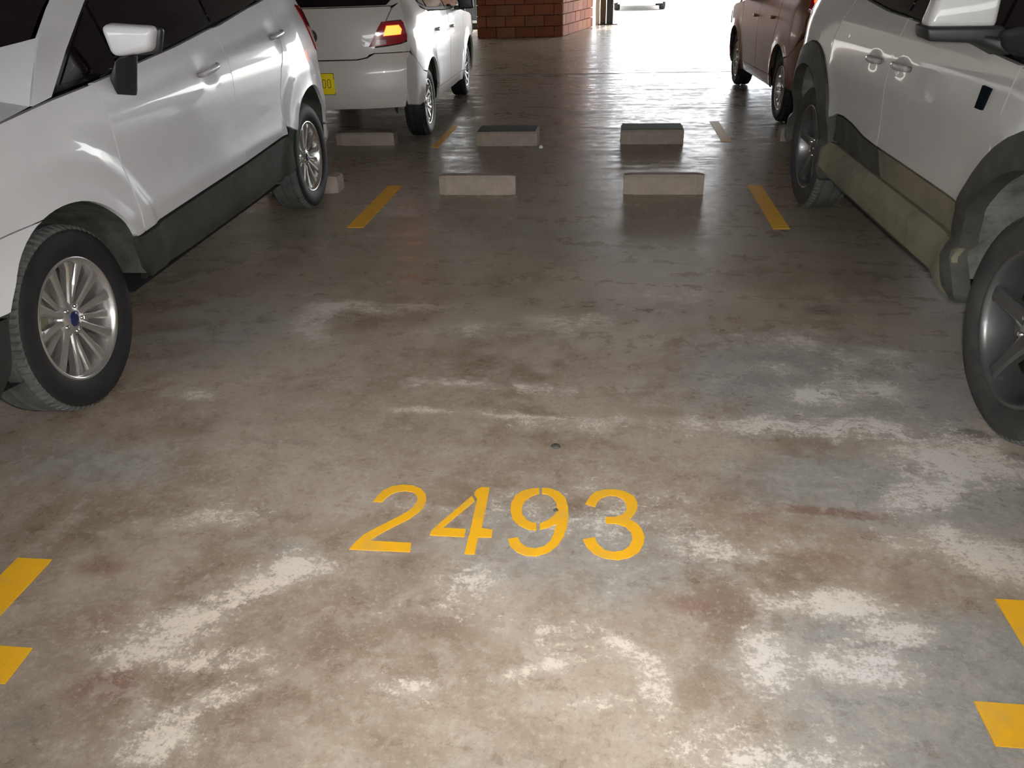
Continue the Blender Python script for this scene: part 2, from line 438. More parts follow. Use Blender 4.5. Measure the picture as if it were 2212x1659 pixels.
def handle(B, s0, s1, z0, z1, mat, w=.013, out=.038):
    for sg in (1, -1):
        vs_, fs = [], []; n = 10; m = 8
        for i in range(n+1):
            t = i/n; s = s0+(s1-s0)*t; z = z0+(z1-z0)*t
            bow = math.sin(math.pi*t)**.5*out; hh = float(B.hw(s, z))
            wd = w*(.75+.35*math.sin(math.pi*t))
            for j in range(m):
                a = 2*math.pi*j/m; vs_.append((sg*(hh+bow-.006+.008*math.cos(a)), s, z+wd*math.sin(a)))
        for i in range(n):
            for j in range(m): a = i*m+j; b = i*m+(j+1) % m; fs.append((a, b, b+m, a+m))
        fs.append(tuple(range(m))); fs.append(tuple(range(n*m, n*m+m)))
        mesh('door_handle', vs_, fs, mat, B.root, True)

# ================================================================ THE PLACE
# floor with stain masks held per vertex (wear, plus a shadow painted beside one tyre)
def build_floor():
    def axis(fine0, fine1, step, far0, far1):
        a = list(np.arange(fine0, fine1+1e-6, step)); s = step; x = fine1
        while x < far1: s *= 1.35; x += s; a.append(min(x, far1))
        s = step; x = fine0; b = []
        while x > far0: s *= 1.35; x -= s; b.append(max(x, far0))
        return np.array(b[::-1]+a)
    X = axis(-2.0, 2.0, .02, -10, 10); Y = axis(.5, 4.2, .02, -6, 20.9)
    gx, gy = np.meshgrid(X, Y); nx, ny = len(X), len(Y)
    def blobs(L):
        m = np.zeros_like(gx)
        for x, y, rx, ry, a, k in L:
            c, s = math.cos(R(a)), math.sin(R(a)); u = ((gx-x)*c+(gy-y)*s)/rx; v = (-(gx-x)*s+(gy-y)*c)/ry
            m = np.maximum(m, k*np.exp(-(u*u+v*v)))
        return m
    Wt = blobs([(-1.28, 3.05, .12, .30, 20, .6), (-1.15, 3.22, .40, .08, 0, .6), (-.62, 3.0, .30, .10, 0, .45), (-.15, 3.08, .22, .13, 0, .6), (-.45, 2.5, .45, .05, -3, .45), (.42, 3.42, .5, .10, 0, .45),
        (.75, 2.95, .35, .14, 0, .45), (.63, 2.70, .14, .08, 0, .55), (.78, 2.50, .18, .10, 0, .7), (1.05, 2.80, .25, .15, 0, .45), (.95, 2.55, .25, .12, 10, .5), (.47, 2.28, .35, .07, 0, .55), (.84, 2.28, .3, .12, 0, .55),
        (1.10, 2.10, .30, .16, 0, .75), (.95, 1.92, .22, .10, 30, .6), (1.0, 1.66, .24, .09, -18, .75), (1.15, 1.55, .20, .10, -20, .7), (.92, 1.72, .1, .1, 0, .6),
        (-.76, 1.47, .13, .06, 0, .72), (-.86, 1.38, .17, .07, 40, .66), (-.98, 1.27, .16, .09, 35, .68), (-1.05, 1.17, .14, .06, 20, .55), (-.86, 1.16, .14, .05, 10, .50), (-.80, 1.06, .16, .06, 30, .5), (-.88, .96, .13, .08, 30, .68),
        (.60, 1.46, .20, .07, 0, .62), (.47, 1.46, .10, .06, 0, .55), (.38, 1.27, .10, .14, 0, .60), (.58, 1.26, .14, .07, 0, .66), (.70, 1.38, .12, .06, 0, .55), (.30, 1.04, .14, .12, 0, .55), (.48, 1.00, .15, .10, 0, .5),
        (.08, 1.28, .13, .035, -30, .6), (.14, 1.18, .05, .09, 0, .6), (.02, 1.12, .10, .025, 10, .55), (-.12, 1.20, .22, .03, 20, .45), (-.40, 1.13, .12, .03, 0, .45), (-.30, 1.45, .16, .09, 0, .4), (-.22, 1.33, .3, .07, -10, .38),
        (.30, 1.64, .18, .06, 0, .5), (.12, 2.25, .5, .08, 0, .42), (-.55, 2.30, .4, .03, 0, .55), (-.25, 2.28, .3, .025, 0, .6), (-1.5, 2.35, .12, .06, 0, .55), (-.6, 1.75, .5, .1, 0, .28), (-1.15, 1.65, .4, .07, 10, .38), (0.1, 1.75, .5, .25, 0, .36)])
    G = blobs([(.85, 2.6, .75, .55, 0, .75), (.9, 1.95, .7, .3, 0, .7), (.75, 1.25, .55, .25, 0, .85), (.6, .95, .4, .25, 0, .8), (-.05, 1.6, .6, .3, 0, .55), (-1.6, 3.0, .7, .8, 0, .5), (0, 4.3, 2.5, .7, 0, .45), (-1.6, 1.9, .5, .25, 0, .5), (-.9, 1.55, .3, .1, 0, .4), (-.2, .9, .6, .2, 0, .4)])
    Rd = blobs([(-.35, 1.32, .22, .09, 10, .48), (.26, 1.42, .22, .07, -10, .55), (-.15, 1.05, .35, .06, 0, .42), (-1.2, 1.25, .25, .12, 20, .5), (-.9, .85, .3, .08, 0, .5), (.62, 1.62, .22, .08, 0, .5), (-.75, 1.62, .4, .05, 5, .4), (.66, 1.82, .26, .035, -4, .75), (.44, 1.78, .12, .06, 0, .6), (.72, 1.73, .25, .05, -6, .5), (-1.08, 1.07, .16, .09, 30, .6), (-1.29, 1.44, .12, .07, 0, .6), (-.66, 1.33, .25, .12, 20, .45), (-.55, 1.15, .3, .15, 0, .4), (-1.1, 2.1, .3, .08, 0, .45), (-.9, 3.6, .5, .2, 0, .35), (.2, 1.42, .3, .15, 0, .3), (-.6, .95, .25, .1, 0, .35)])
    Dk = blobs([(-1.17, .98, .16, .13, 0, .55), (-1.12, .88, .12, .08, 0, .5), (-.98, 2.06, .45, .05, -3, .55), (-1.22, 1.33, .20, .07, 10, .5), (.97, 3.27, .18, .09, 0, .75), (.62, 2.72, .35, .045, -5, .45), (1.19, 2.25, .055, .05, 0, 1.6), (1.30, 2.12, .12, .05, -40, .9), (.19, 2.73, .35, .05, 0, .35), (-1.45, 1.95, .3, .06, 0, .45), (.6, 1.95, .5, .05, 0, .5), (-1.1, 1.42, .4, .05, 5, .35), (.72, 2.05, .3, .05, 0, .4), (-1.7, 3.4, .6, .25, 0, .4), (1.3, 3.7, .9, .25, 0, .5), (-.5, 3.8, .9, .12, 0, .3), (1.0, 1.42, .2, .08, 0, .35)])  # mostly stains; the strong spot by the right car's front tyre is painted shadow
    vs_ = np.c_[gx.ravel(), gy.ravel(), np.zeros(nx*ny)]
    idx = np.arange(nx*ny).reshape(ny, nx)
    q = np.stack([idx[:-1, :-1], idx[:-1, 1:], idx[1:, 1:], idx[1:, :-1]], -1).reshape(-1, 4)
    me = bpy.data.meshes.new('floor'); me.from_pydata(vs_.tolist(), [], q.tolist()); me.update()
    ca = me.color_attributes.new('stain_shadow', 'FLOAT_COLOR', 'POINT')
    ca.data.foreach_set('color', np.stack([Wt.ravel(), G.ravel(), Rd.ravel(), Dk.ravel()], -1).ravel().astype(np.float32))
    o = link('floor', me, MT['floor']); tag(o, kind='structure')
    return o
build_floor()
def struct(name, c, d, mat):
    o = box(name, c, d, mat); tag(o, kind='structure'); return o
struct('trim_1', (0, 7.4, -.16), (20, 27, .3), MT['mortar'])
struct('ceiling', (0, 7.4, 2.60), (20.4, 27.4, .2), MT['ceiling'])
struct('wall_left', (-10.1, 7.4, 1.25), (.2, 27, 2.5), MT['wall'])
struct('wall_right', (10.1, 7.4, 1.25), (.2, 27, 2.5), MT['wall'])
struct('wall_glare_block', (-21.2, 27.5, 2.5), (40, .3, 5.2), MT['glarewall'])  # added dark wall outside, blocks sky glare from the left
struct('wall_back', (0, -6.1, .85), (20.4, .2, 1.7), MT['wall'])  # kept low: the opening above it is added for soft fill light
g = mesh('pavement', [(-60, 20.9, -.03), (60, 20.9, -.03), (60, 90, -.03), (-60, 90, -.03)], [(0, 1, 2, 3)], MT['outside']); tag(g, kind='structure')
struct('trim_2', (0, 20.93, -.045), (20, .10, .07), MT['steel'])

# brick pier of separate blocks
pier = empty('brick_pier', (-1.6, 18.8, 0), 0, 'brick pier in the background, dark front and sunlit side, left of the bright opening', 'pillar')
def brick_face(a, b, n_out, root):
    a = np.array(a, float); b = np.array(b, float); L = np.hypot(*(b-a)); d = (b-a)/L; ang = math.atan2(d[1], d[0])
    protos = {}
    H = .207; bl = .40
    for c in range(12):
        x = -(bl/2 if c % 2 else 0)
        while x < L-.02:
            x0, x1 = max(0, x), min(L, x+bl)
            if x1-x0 > .04:
                w_ = round(x1-x0-.012, 3); mi = random.randrange(4)
                if (w_, mi) not in protos:
                    bm = bmesh.new(); box_bm(bm, (0, 0, 0), (w_, .09, H-.012), bev=.006); me = bpy.data.meshes.new('brick'); bm.to_mesh(me); bm.free(); me.materials.append(BR[mi]); protos[(w_, mi)] = me
                m = a+d*(x0+x1)/2 - np.array(n_out)*.045
                o = link('brick', protos[(w_, mi)], None, root)
                o.location = (m[0]-root.location[0]+random.uniform(-.002, .002), m[1]-root.location[1], H*(c+.5)); o.rotation_euler = (0, 0, ang)
            x += bl
PA, PB, PC, PD = (-2.745, 17.5), (-.96, 17.55), (-.40, 20.15), (-2.745, 20.15)
brick_face(PA, PB, (0, -1), pier); brick_face((PB[0], PB[1]+.10), PC, (.977, -.21), pier)
brick_face((PA[0], PD[1]), (PA[0], PA[1]+.1), (-1, 0), pier)
cv = [(p[0]+1.6, p[1]-18.8) for p in ((-2.66, 17.60), (-1.03, 17.63), (-.50, 20.14), (-2.66, 20.14))]
mesh('mortar_core', [(x, y, z) for z in (0, 2.49) for x, y in cv], [(3, 2, 1, 0), (4, 5, 6, 7)]+[(i, (i+1) % 4, 4+(i+1) % 4, 4+i) for i in range(4)], MT['mortar'], pier)

post = empty('gate_post', (-.1, 20.7, 0), 0, 'dark steel gate post behind the brick pier at the opening', 'post')
box('post', (.09, 0, 1.24), (.16, .14, 2.48), MT['steel'], post, bev=.01); box('side_plate', (-.07, .02, 1.24), (.14, .08, 2.48), MT['rust'], post, bev=.006)
box('jamb', (-.20, .0, 1.24), (.10, .10, 2.48), MT['pale'], post, bev=.006)
box('foot_plate', (.05, 0, .01), (.46, .22, .02), MT['steel'], post)
kb = box('kerb_block', (-3.08, 20.2, .07), (.50, .18, .14), MT['steel'], None, 0, .02); tag(kb, 'small dark kerb block on the ground left of the brick pier', 'kerb')
ub = empty('utility_box', (-3.75, 22.4, -.03), 0, 'grey utility cabinet standing outside beyond the brick pier', 'cabinet')
box('cabinet_body', (0, 0, .6), (.55, .35, 1.0), MT['steel'], ub, bev=.015); box('plinth', (0, 0, .05), (.6, .4, .1), MT['kerb'], ub); box('cabinet_door', (0, -.18, .62), (.46, .02, .88), MT['steel'], ub, bev=.005)

# ---------------------------------------------------------------- painted markings
def flat(name, polys, mat, label, cat, group=None, h=.0022):
    bm = bmesh.new()
    for P in polys:
        if area2(P) < 0: P = P[::-1]
        r = delaunay_2d_cdt([Vector(p) for p in P], [(i, (i+1) % len(P)) for i in range(len(P))], [], 1, 1e-7)
        top = [bm.verts.new((v[0], v[1], h)) for v in r[0]]; bot = [bm.verts.new((v[0], v[1], .0003)) for v in r[0]]
        for t in r[2]: bm.faces.new([top[i] for i in t])
        n = len(P)
        for i in range(n):
            try: bm.faces.new((bot[i], bot[(i+1) % n], top[(i+1) % n], top[i]))
            except Exception: pass
    me = bpy.data.meshes.new(name); bm.to_mesh(me); bm.free()
    cx = sum(v.co.x for v in me.vertices)/len(me.vertices); cy2 = sum(v.co.y for v in me.vertices)/len(me.vertices)
    me.transform(Matrix.Translation((-cx, -cy2, 0)))
    o = link(name, me, mat); o.location = (cx, cy2, 0); tag(o, label, cat, group); return o
DIG = {'two':[[(-0.647,1.769),(-0.642,1.793),(-0.632,1.824),(-0.610,1.847),(-0.580,1.857),(-0.547,1.855),(-0.519,1.840),(-0.500,1.815),(-0.492,1.786),(-0.493,1.754),(-0.503,1.729),(-0.524,1.696),(-0.548,1.671),(-0.576,1.642),(-0.595,1.618),(-0.610,1.596),(-0.493,1.596),(-0.488,1.560),(-0.655,1.557),(-0.646,1.589),(-0.633,1.619),(-0.604,1.653),(-0.581,1.678),(-0.553,1.708),(-0.533,1.733),(-0.521,1.759),(-0.518,1.788),(-0.526,1.809),(-0.540,1.823),(-0.564,1.827),(-0.586,1.822),(-0.603,1.809),(-0.614,1.788),(-0.620,1.769)]],
'four':[[(-0.362,1.818),(-0.350,1.793),(-0.421,1.666),(-0.355,1.666),(-0.354,1.632),(-0.450,1.632),(-0.450,1.649),(-0.438,1.676)],[(-0.357,1.826),(-0.354,1.848),(-0.340,1.863),(-0.316,1.861),(-0.314,1.793),(-0.312,1.673),(-0.281,1.669),(-0.279,1.636),(-0.316,1.634),(-0.315,1.565),(-0.342,1.564),(-0.342,1.648),(-0.344,1.783),(-0.344,1.803)]],
'nine':[[(-0.169,1.871),(-0.166,1.844),(-0.186,1.831),(-0.205,1.804),(-0.211,1.776),(-0.207,1.745),(-0.192,1.719),(-0.175,1.708),(-0.163,1.706),(-0.160,1.676),(-0.184,1.678),(-0.211,1.694),(-0.231,1.719),(-0.241,1.756),(-0.243,1.791),(-0.236,1.827),(-0.217,1.853),(-0.193,1.866)],[(-0.160,1.872),(-0.135,1.872),(-0.108,1.856),(-0.088,1.828),(-0.079,1.789),(-0.075,1.741),(-0.077,1.695),(-0.084,1.656),(-0.098,1.617),(-0.120,1.588),(-0.150,1.571),(-0.178,1.570),(-0.203,1.581),(-0.224,1.604),(-0.234,1.634),(-0.208,1.642),(-0.199,1.621),(-0.181,1.604),(-0.157,1.600),(-0.134,1.611),(-0.119,1.634),(-0.111,1.666),(-0.107,1.709),(-0.127,1.691),(-0.151,1.679),(-0.153,1.706),(-0.133,1.720),(-0.116,1.745),(-0.109,1.766),(-0.113,1.804),(-0.126,1.829),(-0.142,1.842),(-0.158,1.844)]],
'three':[[(-0.030,1.805),(-0.019,1.837),(-0.002,1.864),(0.025,1.878),(0.055,1.881),(0.086,1.872),(0.108,1.853),(0.118,1.825),(0.118,1.794),(0.107,1.762),(0.095,1.744),(0.113,1.729),(0.127,1.704),(0.134,1.673),(0.130,1.642),(0.118,1.610),(0.093,1.585),(0.062,1.573),(0.027,1.576),(-0.001,1.592),(-0.021,1.617),(-0.032,1.648),(-0.001,1.659),(0.008,1.632),(0.027,1.609),(0.050,1.603),(0.074,1.610),(0.092,1.629),(0.101,1.658),(0.098,1.689),(0.084,1.710),(0.059,1.722),(0.029,1.721),(0.028,1.748),(0.055,1.751),(0.076,1.763),(0.087,1.784),(0.087,1.816),(0.077,1.837),(0.060,1.848),(0.038,1.850),(0.016,1.836),(0.003,1.813),(-0.001,1.792)]]}
for k, lab in (('two', 'yellow stencilled two painted on the concrete, leftmost digit of the bay number'), ('four', 'yellow stencilled four on the concrete, its diagonal stroke broken from its stem'),
               ('nine', 'yellow stencilled nine on the concrete with a loop broken in two'), ('three', 'yellow stencilled three painted on the concrete, rightmost digit of the bay number')):
    flat('painted_numeral', DIG[k], MT['paint'], lab, 'numeral', 'bay number 2493')
def rect(x0, x1, y0, y1): return [(x0, y0), (x1, y0), (x1, y1), (x0, y1)]
flat('bay_line', [[(-1.70, 1.056), (-1.289, 1.056), (-1.295, 1.158), (-1.445, 1.158), (-1.445, 1.452), (-1.545, 1.451), (-1.545, 1.158), (-1.70, 1.158)]], MT['paint'], 'yellow T-shaped bay marking at the bottom left by the near white car', 'marking')
flat('bay_line', [[(.791, 1.092), (1.22, 1.092), (1.22, 1.197), (1.06, 1.197), (1.06, 1.507), (.958, 1.507), (.960, 1.197), (.791, 1.197)]], MT['paint'], 'worn yellow T-shaped bay marking at the bottom right corner', 'marking')
def dash(x0, x1, y0, y1, lab): flat('bay_line', [rect(x0, x1, y0+.012, y1-.012)[:2]+[(x1, y1-.02), (x1-.02, y1), (x0+.02, y1), (x0, y1-.02)]], MT['paint'], lab, 'marking')
dash(-1.54, -1.435, 4.40, 5.41, 'yellow dash beside the rear wheel of the left white car')
dash(.958, 1.052, 4.43, 5.43, 'yellow dash beside the rear wheel of the right white car')
dash(-1.495, -1.43, 6.68, 7.69, 'pale faded dash beside the white hatchback\'s rear wheel')
dash(.965, 1.048, 6.86, 7.82, 'pale dash catching the glare beside the brown car')
joint = box('floor_joint', (0, 11.5, .001), (20, .02, .002), MT['dark']); tag(joint, kind='structure'); joint.name = 'trim_3'

# ---------------------------------------------------------------- wheel stops
def wstop(x, y, lab, far=False, L=.52, h=.115, d=.16, rz=0):
    r = empty('wheel_stop', (x, y, 0), rz, lab, 'wheel stop', 'concrete wheel stops')
    bm = bmesh.new()
    n = 10; pr = [(0, .0), (.0, h*.86), (.012, h), (d-.012, h), (d, h*.86), (d, 0)]
    ring = []
    for i in range(n+1):
        xx = -L/2+L*i/n; e = .012 if i in (0, n) else 0
        ring.append([bm.verts.new((xx, a+(e if a < d/2 else -e)+random.uniform(-.0015, .0015), max(.001, b-e*.6))) for a, b in pr])
    for i in range(n):
        for j in range(len(pr)): k = (j+1) % len(pr); bm.faces.new((ring[i][j], ring[i][k], ring[i+1][k], ring[i+1][j]))
    bm.faces.new(ring[0]); bm.faces.new(ring[-1][::-1])
    bmesh.ops.recalc_face_normals(bm, faces=bm.faces)
    me = bpy.data.meshes.new('block'); bm.to_mesh(me); bm.free(); link('block', me, MT['stop'], r)
    if far:
        t = box('dark_top_slab', (0, d/2, h+.002), (L-.02, d-.01, .006), MT['stoptop'], r, bev=.002); t['label'] = 'dark top face'  # separate dark slab laid over the far stops' tops
    return r
wstop(-.857, 5.155, 'pale concrete wheel stop, front row, left one of the empty bay', False, .52, .13, .09)
wstop(.382, 5.175, 'pale concrete wheel stop, front row, right one of the empty bay', False, .52, .13, .09)
wstop(-.845, 6.735, 'dark-topped concrete wheel stop, second row, left one in the empty bay beyond', True, .52, .12, .27)
wstop(.38, 6.78, 'dark-topped concrete wheel stop, second row, right one in the empty bay beyond', True, .52, .12, .27)
wstop(-2.10, 6.78, 'concrete wheel stop in the shade below the white hatchback\'s rear bumper', False, .52, .11, .16)
wstop(-2.10, 5.19, 'concrete wheel stop peeking out behind the left car\'s rear wheel')
wstop(1.70, 6.86, 'concrete wheel stop below the rear of the brown car')
wstop(1.70, 5.22, 'concrete wheel stop behind the right white car\'s rear wheel')

# ---------------------------------------------------------------- small litter
def pebble(x, y, sx, sy, sz, mat, lab, name='pebble', cat='stone'):
    bm = bmesh.new(); bmesh.ops.create_icosphere(bm, subdivisions=2, radius=1)
    for v in bm.verts: v.co *= 1+.18*noise.noise(v.co*1.7+Vector((x*9, y*9, 0))); v.co = Vector((v.co.x*sx, v.co.y*sy, max(v.co.z, -.3)*sz))
    me = bpy.data.meshes.new(name); bm.to_mesh(me); bm.free(); o = link(name, me, mat, None, True); o.location = (x, y, .3*sz); tag(o, lab, cat)
pebble(-.134, 2.10, .015, .016, .006, MT['pebble'], 'dark flat pebble on the bare concrete beyond the painted 9')
pebble(-.112, 1.768, .008, .007, .004, MT['pebble'], 'tiny dark pebble inside the loop of the painted 9')
pebble(-.545, 6.66, .018, .02, .018, MT['bit'], 'small white scrap on the floor by the second row left wheel stop', 'litter', 'litter')

# ================================================================ CARS
def interp(z, a, b): return np.interp(z, a, b)
# ---- left white car -------------------------------------------------
def hw_eco(s, z):
    w_ = interp(z, [.15, .25, .35, .5, .58, .64, .7, .85, .93, .95, 1.03, 1.3, 1.6, 1.75], [.76, .82, .862, .876, .886, .880, .878, .8825, .880, .874, .856, .765, .64, .58])
    w_ = w_-.20*smooth01(-.25, -.95, s)**1.5-.10*smooth01(2.5, 3.25, s)
    for c in (0, 2.56):
        r = np.hypot(s-c, z-.335); w_ = w_+.010*np.exp(-((r-.40)/.04)**2)*(z < 1.0)+.016*smooth01(.60, .53, r)*smooth01(.98, .85, z)
    zr = .90+.075*s
    w_ = w_-.007*smooth01(0, .03, z-zr)*smooth01(.1, .9, s)*(z < 1.3)
    for c, zz in ((1.27, .985), (2.24, 1.06)):
        w_ = w_-.011*np.exp(-((s-c)/.065)**4-((z-zz)/.042)**2)
    return w_
def car_root(name, O, d, half, sg, label, group=None):
    d = np.array(d)/np.hypot(*d); n = np.array([d[1], -d[0]])*sg; o = np.array(O)-n*half
    rz = math.atan2(-d[0], d[1])
    return empty(name, (o[0], o[1], 0), rz, label, 'car', group)
eco = car_root('car', (-1.79, 2.30), (-.026, 1), .845, 1, 'white compact SUV facing us on the left, silver alloy wheels and black mirror stalk')
B = Body(eco, hw_eco)
W = MT['white']
fa = arc(0, .328, .395, 27, 168, 22)
def AF(a0, a1, n): return [((.395+.02*float(smooth01(80, 135, a0+(a1-a0)*i/n)))*math.cos(R(a0+(a1-a0)*i/n)), .328+(.395+.02*float(smooth01(80, 135, a0+(a1-a0)*i/n)))*math.sin(R(a0+(a1-a0)*i/n))) for i in range(n+1)]
B.side('front_fender', [(.42, .503), (.405, .70), (.398, .85), (.405, 1.043), (.147, 1.027), (-.115, 1.003), (-.62, .93), (-.64, .78), (-.42, .715)]+AF(108, 27, 16), W, grid=.035, edge=.025)
B.side('front_bumper_side', [(-.42, .715), (-.64, .78), (-.70, .66), (-.72, .505), (-.60, .505), (-.382, .508)]+AF(154, 108, 9), W, grid=.035, edge=.025)
B.side('head_lamp', [(-.44, .735), (-.60, .755), (-.63, .80), (-.615, .865), (-.50, .87), (-.42, .80)], MT['headlens'], off=.008, grid=.03)
B.side('bumper_lip', [(-.385, .50), (-.72, .50), (-.70, .34), (-.64, .21), (-.46, .21), (-.42, .33)], MT['plastic'], grid=.05)
belt1 = [(.41, 1.045), (.54, 1.054), (.763, 1.073), (1.10, 1.100), (1.458, 1.138), (1.52, 1.144)]
seam2 = [(1.545, 1.08), (1.525, 1.0), (1.495, .90), (1.465, .77), (1.458, .67), (1.466, .60), (1.475, .53)]
B.side('front_door', belt1+seam2+[(1.10, .521), (.787, .513), (.425, .503), (.41, .70), (.402, .85)], W, grid=.022, edge=.025)
seam3 = [(2.37, 1.24), (2.33, 1.10), (2.26, .985), (2.16, .90), (2.09, .79), (2.065, .68), (2.062, .556)]
B.side('rear_door', [(1.525, 1.144), (1.623, 1.150), (2.056, 1.205), (2.25, 1.225)]+seam3+[(1.475, .53)]+seam2[::-1][1:], W, grid=.022, edge=.025)
ra = arc(2.56, .325, .425, 148, 12, 20)
quarter = [(2.25, 1.232), (2.32, 1.26), (2.45, 1.38), (2.60, 1.50), (2.68, 1.575), (2.86, 1.53), (2.98, 1.36), (3.08, 1.16), (3.10, 1.0), (3.06, .86), (2.99, .72), (2.962, .46)]
B.side('quarter_panel', quarter+ra[::-1][1:]+[(2.068, .60), (2.07, .68), (2.095, .79), (2.165, .90), (2.265, .985), (2.335, 1.10), (2.375, 1.235), (2.30, 1.236)], W, grid=.035, edge=.03)
B.side('rear_bumper_side', [(2.962, .46), (2.99, .72), (3.06, .86), (3.13, .70), (3.12, .42), (3.05, .33), (2.975, .36)], W, grid=.04)
B.side('sill_cladding', [(.335, .51), (.425, .50), (.787, .509), (1.10, .517), (1.475, .527), (2.06, .552), (2.10, .45), (2.13, .34), (1.6, .315), (.80, .315), (.40, .33), (.365, .38)], MT['clad'], off=.010, grid=.04)
B.side('tail_lamp', [(2.93, 1.185), (3.075, 1.17), (3.09, 1.02), (3.07, .90), (3.03, .92), (2.98, 1.05)], MT['red'], off=.008, grid=.03)
# glass and pillars
wl = [(.16, 1.038), (.365, 1.156), (.638, 1.300), (.95, 1.455), (1.20, 1.545), (1.50, 1.575), (2.0, 1.575), (2.45, 1.545), (2.62, 1.52), (2.45, 1.395), (2.31, 1.27), (2.22, 1.232), (2.056, 1.208), (1.458, 1.146), (1.10, 1.107), (.763, 1.08), (.54, 1.061), (.40, 1.052)]
B.side('window_frame', wl, MT['gloss'], off=-.010, gap=0, grid=.05)
B.side('quarter_light', [(.24, 1.06), (.385, 1.145), (.60, 1.265), (.60, 1.073), (.54, 1.07)], MT['glass'], off=-.004, grid=.05)
B.side('front_window', [(.645, 1.078), (.645, 1.285), (.96, 1.44), (1.21, 1.525), (1.44, 1.55), (1.44, 1.155), (1.10, 1.116)], MT['glass'], off=-.004, grid=.05)
B.side('rear_window', [(1.56, 1.168), (1.56, 1.555), (2.0, 1.555), (2.25, 1.545), (2.25, 1.25), (2.056, 1.222)], MT['glass'], off=-.004, grid=.05)
B.side('rear_quarter_light', [(2.29, 1.28), (2.29, 1.54), (2.42, 1.53), (2.56, 1.505), (2.43, 1.39)], MT['glass'], off=-.004, grid=.05)
B.side('roof_pillar', [(.05, 1.022), (.16, 1.034), (.365, 1.153), (.638, 1.297), (.95, 1.452), (1.20, 1.542), (1.50, 1.573), (2.0, 1.573), (2.45, 1.543), (2.66, 1.52), (2.70, 1.57), (2.3, 1.62), (1.6, 1.64), (1.2, 1.60), (.92, 1.51), (.50, 1.33), (.22, 1.17)], W, grid=.04, gap=.001)
B.side('body_side_inner', [(-.66, .25), (-.66, .90), (-.1, .985), (.4, 1.03), (2.3, 1.22), (2.7, 1.55), (2.9, 1.50), (3.06, 1.1), (3.05, .34), (2.98, .34)]+arc(2.56, .325, .46, 2, 172, 14)+[(2.08, .30), (.45, .30)]+arc(0, .328, .44, 8, 172, 14)+[(-.5, .25)], MT['dark'], off=-.035, gap=0, grid=.08, edge=.06)
# the blue-grey shadow line of the bonnet gap, bonnet, windscreen, roof, tail
B.loft('bonnet', [(-.80, .90, -.64, .885), (-.66, .97, -.60, .945), (-.40, 1.045, -.36, .980), (-.10, 1.105, -.09, 1.008), (-.05, 1.108, .04, 1.024)], W, p=2.6, off=-.003)
B.loft('bumper_lip', [(-.80, .20, -.66, .21), (-.86, .32, -.72, .33), (-.88, .50, -.735, .50)], MT['plastic'], p=3)
B.loft('front_bumper', [(-.88, .50, -.735, .50), (-.86, .66, -.715, .66), (-.82, .80, -.66, .78), (-.80, .88, -.645, .86)], W, p=3)
B.loft('grille', [(-.885, .52, -.80, .52), (-.882, .60, -.80, .60), (-.865, .70, -.78, .70)], MT['plastic'], p=4, off=-.16, sub=3)
B.loft('upper_grille', [(-.845, .76, -.76, .76), (-.82, .86, -.74, .85)], MT['plastic'], p=4, off=-.16, sub=3)
B.loft('windscreen', [(-.02, 1.118, .27, 1.198), (.28, 1.285, .42, 1.282), (.60, 1.45, .62, 1.375), (.90, 1.58, .93, 1.505)], MT['glass'], p=2.6, off=-.035)
B.loft('cowl', [(-.05, 1.106, .04, 1.024), (-.03, 1.112, .15, 1.115), (-.012, 1.123, .275, 1.204)], W, p=2.6, off=-.004, sub=4)
B.loft('roof', [(.88, 1.58, .90, 1.505), (1.2, 1.655, 1.2, 1.60), (1.6, 1.685, 1.6, 1.64), (2.3, 1.67, 2.3, 1.62), (2.78, 1.62, 2.70, 1.57), (2.90, 1.56, 2.86, 1.53)], W, p=2.6)
B.loft('tail_window', [(2.90, 1.56, 2.86, 1.53), (3.0, 1.38, 2.97, 1.37), (3.08, 1.18, 3.07, 1.17)], MT['glass'], p=3)
B.loft('tailgate', [(3.08, 1.18, 3.07, 1.17), (3.14, 1.0, 3.10, 1.0), (3.16, .80, 3.07, .85), (3.18, .72, 3.10, .74)], W, p=4)
B.loft('rear_bumper', [(3.18, .72, 3.10, .74), (3.22, .60, 3.13, .6), (3.22, .44, 3.12, .42), (3.12, .30, 3.05, .31)], W, p=4)
B.loft('underbody', [(-.66, .24, -.66, .24), (-.30, .24, -.30, .24)], MT['dark'], p=2, sub=1, off=-.03)
B.loft('underbody', [(.42, .26, .42, .26), (2.12, .26, 2.12, .26)], MT['dark'], p=2, sub=1, off=-.06)
arch_liner(B, 0, .328, .408, MT['liner'], a0=2, a1=178); arch_liner(B, 2.56, .325, .435, MT['liner'], a0=2, a1=178)
handle(B, 1.17, 1.40, .975, .998, W); handle(B, 2.14, 2.36, 1.048, 1.068, W)
# mirrors: cap, black rear shell, stalk
def mirror_eco(sg):
    f = lambda P: [(sg*x, y, z) for x, y, z in P]
    c = blob('mirror', f([(.885, .50, 1.118), (.868, .50, 1.222), (.875, .57, 1.232), (.895, .57, 1.112), (1.015, .535, 1.138), (1.045, .535, 1.205), (1.045, .60, 1.215), (1.015, .60, 1.125)]), W, eco, .022, 4)
    blob('mirror_housing', f([(.90, .565, 1.115), (.885, .565, 1.225), (.89, .61, 1.220), (.905, .61, 1.12), (1.025, .59, 1.118), (1.055, .59, 1.205), (1.05, .625, 1.20), (1.02, .625, 1.12)]), MT['plastic'], c, .012, 3)
    blob('mirror_stalk', f([(.862, .490, 1.05), (.862, .515, .985), (.862, .655, .960), (.862, .70, 1.07), (.90, .505, 1.118), (.90, .515, 1.105), (.935, .59, 1.105), (.935, .60, 1.125)]), MT['plastic'], c, .012, 3)
for sg in (1, -1): mirror_eco(sg)
